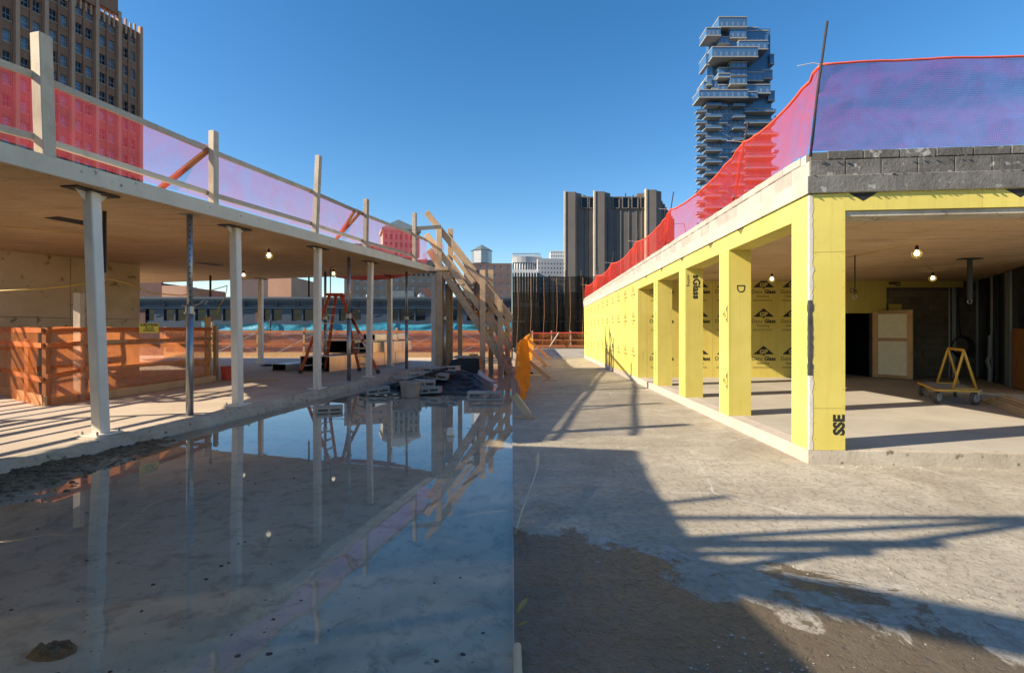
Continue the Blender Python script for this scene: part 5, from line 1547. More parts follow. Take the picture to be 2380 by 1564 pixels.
# ---------------------------------------------------------------- small things on the dry deck
def strip():
    pts = [GR(1192, 1206, 0.02), None]
    a = Vector((0.035, 3.85, 0.10)); b = Vector((0.235, 4.95, 0.47))
    n = 14
    pl = []
    for i in range(n + 1):
        u = i / n
        p = a.lerp(b, u); p.z = lerp(0.03, 0.34, u ** 1.0) + 0.10 * math.sin(u * math.pi) * 0.4
        p.x = lerp(0.03, 0.255, math.sin(u * math.pi / 2) ** 1.2)
        pl.append(p)
    m = MB()
    for i in range(n):
        m.beam(pl[i], pl[i + 1] + (pl[i + 1] - pl[i]) * 0.05, 0.012, 0.075, (0.3, 0, 1))
    t = thing("bent_strip", "bent pale metal strip standing up at the deck joint", "offcut", (0.1, 4.4, 0))
    m.build("strip", "conduit_pale", t)
strip()
def leaf(p, rz, s, label):
    m = MB()
    def fn(u, v):
        x = u * s; w = 0.22 * s * math.sin(math.pi * min(1, u * 1.02)) ** 0.8 * (v - 0.5)
        return (x, w, 0.01 + 0.12 * s * math.sin(u * 3) + abs(v - .5) * 0.12 * s)
    m.grid(fn, 10, 4)
    me = m.mesh("dry_leaf", "leaf_dry", smooth=True)
    o = bpy.data.objects.new("dry_leaf", me); C.objects.link(o); o.location = p; o.rotation_euler = (0.3, -0.35, rz)
    tag(o, label, "leaf")
leaf((0.022, 2.74, 0.012), 0.9, 0.13, "curled yellow dry leaf at the deck joint near the camera")
leaf((0.03, 2.64, 0.006), 0.1, 0.07, "small crumpled dry leaf below the curled one")
m = MB(); m.tube([Vector((0.028, 1.2, 0.02)), Vector((0.030, 1.9, 0.02)), Vector((0.026, 2.48, 0.015))], 0.021, 10); tag(m.build("pale_pipe", "conduit_pale", smooth=True), "pale pipe lying along the deck joint at the bottom edge", "pipe")
lf = logo = None
# grit and mortar crumbs scattered over both decks
def grit(name, n, area, mt, rlo, rhi, zfn, seed):
    r_ = random.Random(seed)
    m = MB()
    for i in range(n):
        x, y = area(r_)
        z = zfn(x, y)
        if z is None: continue
        r = rlo + (rhi - rlo) * r_.random() ** 3
        sq = r_.uniform(0.4, 0.9); a0 = r_.random() * 6
        b = len(m.v); k = 6
        for j, (rr, zz) in enumerate(((1.0, -0.1), (0.85, 0.5), (0.35, 0.8))):
            for q in range(k):
                a = a0 + q * 2 * math.pi / k
                e = r * rr * r_.uniform(0.7, 1.25)
                m.v.append(Vector((x + e * math.cos(a) * 1.3, y + e * math.sin(a), z + zz * r * sq)))
        for j in range(2):
            for q in range(k):
                q2 = (q + 1) % k
                m.f.append((b + j * k + q, b + j * k + q2, b + (j + 1) * k + q2, b + (j + 1) * k + q)); m.uv.append([(0, 0)] * 4); m.mi.append(0)
        m.f.append(tuple(b + 2 * k + q for q in range(k))); m.uv.append([(0, 0)] * k); m.mi.append(0)
    return tag(m.build(name, mt), kind="stuff")
def near_area(r_):
    y = 2.1 + 9 * r_.random() ** 2.2
    return r_.uniform(0.1, 1.1 * y), y
def clump_area(r_):
    while True:
        x, y = near_area(r_)
        if noise.noise(Vector((x * 1.3, y * 1.3, 3))) > 0.12: return x, y
inside = lambda x, y: None if (x > wx(y) - 0.05 and y > 5.4) else 0.0
o = grit("gravel", 450, near_area, "stone_light", 0.0015, 0.006, inside, 1)
o["label"] = "pale grit and mortar crumbs scattered over the dry deck"
o = grit("rubble", 1300, clump_area, "inner_floor_concrete", 0.002, 0.009, inside, 2)
o["label"] = "clusters of small mortar crumbs stuck to the dry deck"
def sidegrit(r_):
    return r_.uniform(3.6, 6.2), 5.86 - 0.094 * 0 - abs(r_.gauss(0, 0.10))
o = grit("debris", 380, sidegrit, "footing_concrete", 0.002, 0.011, lambda x, y: 0.0 if y < 5.9 - 0.094 * (x - 3.55) - 0.015 else None, 3)
o["label"] = "crumbled mortar along the foot of the front curb"
def wet_area(r_):
    y = 2.2 + 12 * r_.random() ** 2.0
    return -r_.random() * min(1.05 * y, 5.2), y
o = grit("litter", 320, wet_area, "twig", 0.003, 0.013, lambda x, y: -0.006 if (int(x * 97) % 3) else silt_h(x, y), 4)
o["label"] = "dark bits of grit lying in the shallow water"
def bank(r_):
    y = r_.uniform(4.2, 8.2)
    return edge_x(y) + abs(r_.gauss(0.1, 0.45)), y
o = grit("mud_crumbs", 2600, bank, "mud", 0.006, 0.035, lambda x, y: silt_h(x, y) if silt_h(x, y) > -0.012 else None, 5)
o["kind"] = "stuff"; o["label"] = "churned mud and crumbs banked against the concrete floor edge"
cl = Vector((-2.32, 2.50, -0.02))
m = MB()
def fn(u, v):
    a = v * 2 * math.pi
    r = (1 - u) * (1 + 0.3 * noise.noise(Vector((math.cos(a) * 1.5, math.sin(a) * 1.5, 1))))
    qx, qy = math.cos(a) * (1 - u), math.sin(a) * (1 - u)
    h = 0.05 * min(1, u * 2.5) + min(1, u * 3) * (0.035 * noise.noise(Vector((qx * 3, qy * 3, 6))) + 0.03 * abs(noise.noise(Vector((qx * 9, qy * 9, 2)))))
    return (cl.x + 0.12 * r * math.cos(a), cl.y + 0.07 * r * math.sin(a), -0.04 + h * 0.75)
m.grid(fn, 24, 48); tag(m.build("mud_clod", "mud", smooth=False), "dark clod of wet mortar breaking the water surface near the camera", "rubble")

# ---------------------------------------------------------------- unseen screens, rails and scaffold added left of the frame to shape the shade
def shade_casters():
    pts = [(-8.9, 4.7, 5.0), (-6.2, 4.45, 4.7), (-3.9, 3.45, 3.2), (-2.6, 2.2, 2.35), (-2.5, 1.0, 2.35), (-1.9, 0.4, 2.4), (-1.1, 0.2, 2.2), (-0.6, -2.5, 2.2)]
    m = MB()
    for (x0, y0, h0), (x1, y1, h1) in zip(pts[:-1], pts[1:]):
        a, b = Vector((x0, y0, 0)), Vector((x1, y1, 0))
        m.grid(lambda u, v: a.lerp(b, u) + Z * (lerp(h0, h1, u) * v) + Vector((0.03 * noise.noise(Vector((u * 5, v * 3, h0))), 0.03 * noise.noise(Vector((u * 5, v * 3, 9))), 0)), 12, 6, su=3, sv=2.5)
    struct("added_shade_screen", m, "shade_mesh")  # added out of view to shade the water and deck corner
    m = MB()
    for a, b in ((Vector((-8.95, 1.2, 0)), Vector((-8.3, 7.75, 0))), (Vector((-11.7, 3.5, 0)), Vector((-11.0, 10.3, 0)))):
        for z, h in ((0.42, .10), (0.80, .05), (1.10, .12), (1.42, .05), (1.75, .10), (2.05, .05), (2.45, .12)):
            m.beam(a + Z * (z + rnd.uniform(-.05, .05)), b + Z * (z + rnd.uniform(-.06, .06)), 0.03, h)
        m.beam(a, a + Z * 2.95, .1, .1); m.beam(b, b + Z * 2.95, .1, .1)
    struct("added_stripe_rails", m, "timber_new")  # added out of view to stripe the floor with shadow
    m = MB()                                  # unseen fabric band added to keep sun off the water
    pl = [(-8.9, 1.2, 1.95, 4.9), (-8.36, 7.7, 2.05, 4.9), (-9.95, 9.25, 2.80, 4.9), (-11.9, 11.1, 3.15, 4.9)]
    for (x0, y0, l0, h0), (x1, y1, l1, h1) in zip(pl[:-1], pl[1:]):
        m.grid(lambda u, v: (lerp(x0, x1, u), lerp(y0, y1, u), lerp(lerp(l0, l1, u), lerp(h0, h1, u), v)), 12, 4, su=4, sv=1.5)
    struct("added_shade_fabric", m, "shade_mesh")
    m = MB()                                  # unseen pipes and plank added to cast shadow bands on the deck
    for x in (-9.3, -4.6):
        for y in (1.7,):
            m.tube([Vector((x, y, 0)), Vector((x, y, 6.8))], 0.05, 6)
    for y in (-0.9, 1.7):
        for z, r in (((4.1, .05), (4.45, .08), (5.6, .05)) if y > 0 else ((5.3, .06),)):
            m.tube([Vector((-9.6, y, z)), Vector((-4.3, y, z))], r, 6)
        if y > 0:
            m.tube([Vector((-9.3, y, 3.2)), Vector((-4.6, y, 5.6))], 0.05, 6)
    m.beam(Vector((-9.3, 2.2, 4.9)), Vector((-3.9, -0.4, 4.9)), 0.42, 0.05)
    struct("added_shadow_scaffold", m, "galvanised")
shade_casters()

# ---------------------------------------------------------------- far buildings
def win_mesh(w, h, glass, frame, cols=2, rows=3, ft=0.06, dep=0.08):
    m = MB()
    m.face([(-w / 2, 0, 0), (w / 2, 0, 0), (w / 2, 0, h), (-w / 2, 0, h)], mi=0)
    def bar(x0, x1, z0, z1): m.box((x0, -dep, z0), (x1, -0.002, z1), 1)
    bar(-w / 2, w / 2, 0, ft * 1.6); bar(-w / 2, w / 2, h - ft, h); bar(-w / 2, -w / 2 + ft, ft, h - ft); bar(w / 2 - ft, w / 2, ft, h - ft)
    for i in range(1, cols): x = -w / 2 + w * i / cols; bar(x - ft * .3, x + ft * .3, ft, h - ft)
    for j in range(1, rows): z = h * j / rows; k = .8 if j * 2 == rows else .3; bar(-w / 2 + ft, w / 2 - ft, z - ft * k, z + ft * k)
    return m.mesh("window", [glass, frame])

def facade(parent, O, ud, length, z0, z1, wu, wz, wall, wmesh, rec=0.3, thick=0.35, name="wall", wname="window"):
    """A wall with real openings: O left end seen from outside, ud along it; windows at each (u0,u1) x (z0,z1)."""
    O, ud = Vector(O), Vector(ud).normalized()
    nin = Vector((-ud.y, ud.x, 0))                    # into the building
    m = MB()
    def slab(u0, u1, a, b):
        if u1 - u0 < 0.01 or b - a < 0.01: return
        p = [O + ud * u0, O + ud * u1, O + ud * u1 + nin * thick, O + ud * u0 + nin * thick]
        m.hexa([v + Vector((0, 0, a)) for v in p] + [v + Vector((0, 0, b)) for v in p])
    zz = z0
    for a, b in wz:
        slab(0, length, zz, a)
        u = 0
        for c, d in wu:
            slab(u, c, a, b); u = d
        slab(u, length, a, b)
        zz = b
    slab(0, length, zz, z1)
    w = m.build(name, wall, parent)
    rz = math.atan2(ud.y, ud.x)
    for a, b in wz:
        for c, d in wu:
            if wmesh is not None:
                p = O + ud * ((c + d) / 2) + nin * rec + Vector((0, 0, a))
                put(wmesh if not isinstance(wmesh, list) else rnd.choice(wmesh), wname, parent, p, rz)
    return w
def body(parent, O, ud, length, depth, z0, z1, mt, name="body", inset=0.36):
    O, ud = Vector(O), Vector(ud).normalized(); nin = Vector((-ud.y, ud.x, 0))
    p = [O + nin * inset + ud * .05, O + ud * (length - .05) + nin * inset, O + ud * (length - .05) + nin * depth, O + nin * depth + ud * .05]
    m = MB(); m.hexa([v + Vector((0, 0, z0)) for v in p] + [v + Vector((0, 0, z1)) for v in p]); return m.build(name, mt, parent)

# brown brick tower with tall piers
def brick_tower():
    ud = Vector((0.292, 0.956, 0)).normalized()
    Rr = Vector((-82.5, 110, 0)); L = 36.0
    O = Rr - ud * L
    T = thing("brick_tower", "tall brown brick tower with vertical piers rising behind the concrete roof", "building", (-90, 95, -14))
    pitch = 3.85
    top = 68.5
    wz = []
    z = 14.0
    while z < top - 3.4: wz.append((z, z + 2.15)); z += pitch
    bay = 4.35
    wu = []
    nb = int(L / bay)
    off = L - nb * bay - 0.55
    for k in range(nb):
        b = off + k * bay
        if k == nb - 1:
            wu += [(b + 1.15, b + 2.05), (b + 2.75, b + 3.6)]
        else:
            wu += [(b + 0.80, b + 1.95), (b + 2.55, b + 3.70)]
    wm = [win_mesh(1.16, 2.15, "glass_sky", "frame_pale", 2, 4, 0.07), win_mesh(1.16, 2.15, "glass_sky", "frame_pale", 2, 4, 0.07), win_mesh(1.16, 2.15, "glass_dark", "frame_pale", 2, 2, 0.05)]
    facade(T, O, ud, L, -14, top - 1.2, wu, wz, "brick_brown", wm, 0.35, 0.45)
    nin = Vector((-ud.y, ud.x, 0))
    body(T, O, ud, L, 22, -14, top - 1.5, "brick_brown", inset=0.46)
    for k in range(nb + 1):
        u = off + k * bay + (0.0 if k < nb else 0.2)
        a = O + ud * u - nin * 0.35
        tp = top + (1.6 if k % 2 == nb % 2 else 0.6) - (1.6 if k == nb else 0)
        m = MB(); m.beam(a + Vector((0, 0, -14)), a + Vector((0, 0, tp)), 0.62, 0.75, nin, 0); m.build("pier", "brick_tan", T)  # tan piers carry their sunlit tone in the brick colour
        if k < nb:
            a = O + ud * (u + bay / 2 + 0.07) - nin * 0.08
            m = MB(); m.beam(a + Vector((0, 0, -14)), a + Vector((0, 0, top - 2.6)), 0.4, 0.25, nin, 0); m.build("mullion_pier", "brick_brown", T)
            for j in range(4):
                a = O + ud * (u + 0.6 + j * 0.95) - nin * 0.15
                m = MB(); m.beam(a + Vector((0, 0, top - 3.2)), a + Vector((0, 0, top - 0.3 + 0.4 * (j % 2))), 0.35, 0.3, nin); m.build("parapet_fin", "brick_tan", T)
            if k != nb - 1:
                m = MB(); m.beam(O + ud * (u + .4) - nin * 0.0 + Vector((0, 0, top + 2.2)), O + ud * (u + bay - .4) + Vector((0, 0, top + 2.2)), 1.4, 7.0 if k % 3 else 5.0); m.build("setback", "brick_brown", T)
        for (a_, b_) in wz:
            pass
    for (c0, d0) in wu:
        for (a_, b_) in wz:
            pass
    sm = MB(); sm.box((-0.66, -0.12, 0), (0.66, 0.1, 0.14)); me = sm.mesh("sill", "limestone")
    for c0, d0 in wu:
        for a_, b_ in wz:
            p = O + ud * ((c0 + d0) / 2) + Vector((0, 0, a_ - 0.14)); put(me, "sill", T, p, math.atan2(ud.y, ud.x))
brick_tower()

# stepped stone tower with a pyramid roof
def pyramid_tower():
    d = 190.0
    T = thing("pyramid_tower", "stepped stone tower with a slate pyramid roof behind the guardrail", "building", (P(920, 700, d).x, d + 6, -14))
    def px(x): return (x - 1190) / F * d
    def pz(y): return EYE - (y - 766) / F * d
    ud = Vector((1, 0.34, 0)).normalized()
    wm = win_mesh(1.1, 2.4, "glass_dark", "brick_tan", 1, 2, 0.05)
    def tier(x0, x1, yt, yb, y_off, cols, mt, rows, side=True):
        O = Vector((px(x0), d + y_off, 0)); L = (px(x1) - px(x0)) / ud.x
        z1, z0 = pz(yt), pz(yb)
        pit = (z1 - z0 - 1.5) / rows
        wz = [(z0 + 0.6 + k * pit, z0 + 0.6 + k * pit + pit * 0.62) for k in range(rows)]
        cw = L / cols
        wu = [(cw * (k + .28), cw * (k + .72)) for k in range(cols)]
        facade(T, O, ud, L, z0, z1, wu, wz, mt, win_mesh(cw * .44, pit * .62, "glass_dark", "brick_tan", 1, 2, 0.05), 0.5, 0.6)
        body(T, O, ud, L, 16, z0, z1 - 0.2, mt, inset=0.62)
        nin = Vector((-ud.y, ud.x, 0))
        fd = -nin
        Ls = 12.0
        facade(T, O + nin * Ls, fd, Ls, z0, z1, [(2, 3.4), (5.2, 6.6), (8.4, 9.8)], wz, mt, None, 0.5, 0.6)
        for k in range(cols + 1):
            a = O + ud * (cw * k) - nin * 0.25
            m = MB(); m.beam(a + Vector((0, 0, z0)), a + Vector((0, 0, z1 + (0.5 if k % 2 else 0))), 0.55, 0.5, nin); m.build("pier", mt, T)
        return O, L, z1
    tier(872, 1010, 592, 760, 8, 12, "limestone", 8)
    O, L, z1 = tier(888, 966, 528, 594, 2, 7, "limestone", 3)
    nin = Vector((-ud.y, ud.x, 0))
    m = MB()
    b = [O - ud * .8 - nin * .8, O + ud * (L + .8) - nin * .8, O + ud * (L + .8) + nin * 13, O - ud * .8 + nin * 13]
    z0 = z1 + 0.1
    ap = (b[0] + b[1] + b[2] + b[3]) / 4
    rl = (b[0].lerp(b[3], .5) * .42 + ap * .58)
    rr = (b[1].lerp(b[2], .5) * .0 + ap)
    bb = [v + Vector((0, 0, z0)) for v in b]
    apz = Vector((px(912), ap.y, pz(497)))
    for i in range(4): m.face([bb[i], bb[(i + 1) % 4], apz])
    m.face(list(reversed(bb)))
    m.build("roof", "slate_roof", T)
    m = MB(); m.hexa([v + Vector((0, 0, z1 - 0.9)) for v in b] + [v + Vector((0, 0, z1 + 0.1)) for v in b]); m.build("cornice", "limestone", T)
pyramid_tower()

# long blue-grey shopfront building with bracketed cornice
def blue_facade():
    d = 46.0
    T = thing("blue_facade_building", "long low blue-grey building with bracketed cornice and dark windows", "building", (-17, d + 3, -14))
    def px(x): return (x - 1190) / F * d
    def pz(y): return EYE - (y - 766) / F * d
    x0, x1 = px(250), -0.05
    L = x1 - x0
    O = Vector((x0, d, 0))
    wu = []
    u = 0.8
    k = 0
    wlist = []
    while u < L - 3:
        n = (3, 2, 3, 2)[k % 4]
        for j in range(n):
            w = 1.35 if (j == 1 and n == 3) else 0.95
            wu.append((u, u + w)); u += w + 0.14
        u += 0.75 + (1.6 if k % 3 == 2 else 0)
        k += 1
    wz = [(pz(746), pz(718))]
    facade(T, O, (1, 0, 0), L, -14, pz(706), wu, wz, "facade_frame", None, 0.2, 0.35)
    for c, e in wu:
        put(win_mesh(e - c, wz[0][1] - wz[0][0], "glass_dark", "facade_frame", 1, 2 if e - c < 1.1 else 1, 0.05), "window", T, (x0 + (c + e) / 2, d + 0.2, wz[0][0]), 0)
    body(T, O, (1, 0, 0), L, 9, -14, pz(700), "facade_blue", inset=0.4)
    for (y0, y1, pr, mt) in ((706, 700.5, 0.25, "facade_blue"), (700.3, 696, 0.45, "slate_roof"), (695.8, 691, 0.62, "facade_blue"), (717.5, 714.5, 0.12, "slate_roof")):
        m = MB(); m.box((x0, d - pr, pz(y0)), (x1, d + 0.3, pz(y1) - 0.004)); m.build("cornice", mt, T)
    m = MB(); m.box((x0, d - 0.08, pz(714)), (x1, d + 0.02, pz(706.2))); m.build("frieze", "facade_blue", T)
    for x in [260 + 62 * i + (12 if i % 3 == 0 else 0) for i in range(15)]:
        X0 = px(x)
        m = MB(); m.box((X0 - 0.22, d - 0.4, pz(704)), (X0 + 0.22, d - 0.09, pz(700.6))); m.box((X0 - 0.15, d - 0.28, pz(711)), (X0 + 0.15, d - 0.09, pz(704.1))); m.build("bracket", "facade_blue", T)
        m = MB(); m.tube([Vector((X0, d - 0.45, pz(712))), Vector((X0, d - 0.62, pz(698)))], 0.03, 5); m.build("downspout", "dark_steel", T)
    for x in (602, 1010, 330):
        m = MB(); m.box((px(x) - 0.35, d - 0.06, pz(758)), (px(x) + 0.35, d + 0.06, pz(716))); m.build("pilaster", "brownstone", T)
    m = MB(); m.box((px(1012), d - 0.07, pz(758)), (px(1040), d + 0.05, pz(719))); m.build("brick_panel", "brownstone", T)
    for i in range(3):
        m = MB(); m.lathe((px(700 + 130 * i), d + 4, pz(691)), [(0.35, 0), (0.35, 0.5), (0.1, 0.7), (0, 0.7)], 10); m.build("roof_vent", "galvanised", T)
blue_facade()

def simple(name, label, cat, x0, x1, yt, d, depth, mt, yb=None, ang=0.0, rows=0, cols=0, glass="glass_dark", group=None, wfrac=(0.3, 0.7)):
    T = thing(name, label, cat, ((x0 + x1 - 2380) / 2 / F * d, d + depth / 2, -14), group)
    px = lambda x: (x - 1190) / F * d
    z1 = EYE - (yt - 766) / F * d
    ud = Vector((math.cos(ang), math.sin(ang), 0))
    O = Vector((px(x0), d, 0)); L = (px(x1) - px(x0)) / max(0.2, ud.x)
    if rows:
        zb = EYE - ((yb or 766) - 766) / F * d
        pit = (z1 - zb) / rows
        wz = [(zb + pit * (k + .25), zb + pit * (k + .72)) for k in range(rows)]
        cw = L / cols
        wu = [(cw * (k + wfrac[0]), cw * (k + wfrac[1])) for k in range(cols)]
        facade(T, O, ud, L, -14, z1, wu, wz, mt, win_mesh(cw * (wfrac[1] - wfrac[0]), pit * .47, glass, "frame_white", 1, 2, 0.09), 0.25, 0.4)
    else:
        facade(T, O, ud, L, -14, z1, [], [], mt, None)
    body(T, O, ud, L, depth, -14, z1 - 0.15, mt, inset=0.41)
    return T, O, L, z1
simple("brick_shed", "low salmon brick rooftop shed between core wall and post shore", "building", 376, 436, 664, 60, 8, "brick_salmon")
T, O, L, z1 = simple("brick_shed", "dark brick rooftop structure behind the second white column", "building", 538, 622, 640, 62, 8, "brick_purple")
simple("brick_shed", "pale tan brick rooftop wall beside the back row column", "building", 622.5, 677, 640, 62, 8, "brick_salmon")
simple("brick_shed", "small purple brick hut at the core wall's corner", "building", 325, 375, 655, 60.5, 7, "brownstone")
simple("brick_block", "tan brick apartment block with small windows behind the stepladder", "building", 820, 1020, 640, 120, 16, "brick_tan", 770, 0.1, 7, 11, "glass_sky")
simple("grey_bulkhead", "pale grey rooftop plant room seen below the roof edge", "building", 912, 962, 676, 64, 6, "slate_roof")
simple("brick_shed", "dark purple brick bulkhead near the stair's lumber posts", "building", 978, 1026, 670, 66, 6, "brownstone")
simple("red_brick_block", "reddish brick block seen through the net near the stair head", "building", 800, 905, 565, 165, 14, "brick_salmon", 700, 0.25, 7, 6)
T, O, L, z1 = simple("apartment_building", "dark brick apartment building with a water tank on its roof", "building", 1078, 1189.6, 612, 92, 18, "brick_purple", 770, 0.0, 8, 7, "glass_sky", None, (0.32, 0.62))
wt = P(1115, 612, 92); wt.y += 6; wt.z = z1 - 0.2
tk = thing("water_tank", "hexagonal water tank with a low cone roof on the dark brick building", "water tank", wt)
part("tank", "galvanised", tk, lambda m: m.lathe(wt, [(0.0, 0.9), (2.0, 0.9), (2.0, 3.4), (0, 3.4)], 8))
part("roof", "slate_roof", tk, lambda m: m.lathe(wt, [(2.2, 3.4), (0.0, 4.7)], 8))
part("leg", "dark_steel", tk, lambda m: [m.tube([wt + Vector((1.5 * math.cos(a), 1.5 * math.sin(a), -0.4)), wt + Vector((1.5 * math.cos(a), 1.5 * math.sin(a), 0.92))], 0.14, 6) for a in (0.8, 2.4, 3.9, 5.5)])
# conifer peeking over the blue cornice
def conifer():
    b = P(1058 - 18, 690, 58); b.z = 4.2
    T = thing("conifer", "small dark conifer peeking above the blue-grey cornice", "tree", b)
    part("trunk", "twig", T, lambda m: m.tube([b, b + Vector((0, 0, 2.6))], [0.12, 0.02], 6))
    def cr(m):
        r_ = random.Random(3)
        for i in range(420):
            h = r_.random(); rad = (1 - h) * 0.95 * r_.uniform(0.5, 1.1); a = r_.random() * 6.28
            c = b + Vector((rad * math.cos(a), rad * math.sin(a), 0.3 + h * 2.4)); d = Vector((math.cos(a), math.sin(a), -0.5)) * 0.22
            s = Vector((-math.sin(a), math.cos(a), 0)) * 0.08
            m.face([c - s, c + s, c + d])
    part("crown", "evergreen", T, cr)
conifer()

# ---------------------------------------------------------------- right-hand skyline
def windowless_tower():
    d = 165.0
    T = thing("windowless_tower", "massive windowless dark granite tower with projecting shafts", "building", (P(1430, 700, d).x, d + 10, -14))
    px = lambda x: (x - 1190) / F * d
    pz = lambda y: EYE - (y - 766) / F * d
    zt = pz(449)
    m = MB(); m.prism([(px(1316), d + 1.6), (px(1523), d + 1.6), (px(1523), d + 26), (px(1316) + 3.4, d + 26)], -14, pz(454)); m.build("body", "granite_recess", T)
    for x0, x1, yt in ((1314, 1337, 446), (1383, 1405, 445), (1503, 1525.5, 441)):
        m = MB()
        a, b = px(x0), px(x1)
        m.prism([(a, d), (b, d), (b + 0.5, d + 1.2), (b + 2.4, d + 2.4), (a - 0.2 + 0.3, d + 2.4)], -14, pz(yt)); m.build("shaft", "granite_dark", T)
        m = MB(); m.box((a - 0.35, d - 0.2, -14), (a + 0.15, d + 1.5, pz(yt) + 0.4)); m.build("corner_rib", "limestone", T)
    vm = MB()
    W_, H_ = 2.3, 3.9
    for (x0, x1, z0, z1) in ((-W_ / 2, -W_ / 2 + .25, 0, H_), (W_ / 2 - .25, W_ / 2, 0, H_), (-W_ / 2, W_ / 2, 0, .25), (-W_ / 2, W_ / 2, H_ - .25, H_)):
        vm.box((x0, -0.5, z0), (x1, 0, z1), 0)
    vm.face([(-W_ / 2, 0, 0), (W_ / 2, 0, 0), (W_ / 2, 0, H_), (-W_ / 2, 0, H_)], mi=1)
    me = vm.mesh("vent_opening", ["granite_dark", "glass_dark"])
    for x in (1360, 1378, 1434, 1456, 1478, 1499):
        put(me, "vent_opening", T, (px(x), d + 1.59, pz(483)))
    for x in (1345, 1362, 1372, 1416, 1432, 1445, 1464, 1482, 1494):
        m = MB(); m.box((px(x) - 0.14, d + 1.35, -14), (px(x) + 0.14, d + 1.65, pz(484))); m.build("panel_joint", "granite_dark" if x % 2 else "granite_recess", T)
    # receding flank
    a, b = Vector((px(1526), d + 1.0, 0)), Vector((68.6, d + 44, 0))
    ud = (b - a).normalized(); nn = Vector((ud.y, -ud.x, 0))
    m = MB(); m.prism([(a.x, a.y), (b.x, b.y), (b.x - 24, b.y), (a.x - 6, a.y + 1)], -14, lambda x, y: pz(446)); m.build("flank", "granite_recess", T)
    for k in range(9):
        p = a.lerp(b, (k + .3) / 9)
        m = MB(); m.beam(p + Vector((0, 0, -14)), p + Vector((0, 0, zt + 0.5)), 1.0 if k % 3 else 3.0, 0.8, nn); m.build("flank_rib", "granite_dark", T)
    m = MB(); m.lathe((px(1362), d + 8, pz(452)), [(1.7, 0), (1.6, .9), (1.0, 1.7), (0, 2.1)], 14); m.build("dish", "slate_roof", T, smooth=True)
    for x in (1395, 1462, 1480, 1500):
        m = MB(); m.tube([Vector((px(x), d + 5, pz(452))), Vector((px(x), d + 5, pz(444 if x != 1462 else 440)))], 0.18, 5); m.build("mast", "dark_steel", T)
windowless_tower()

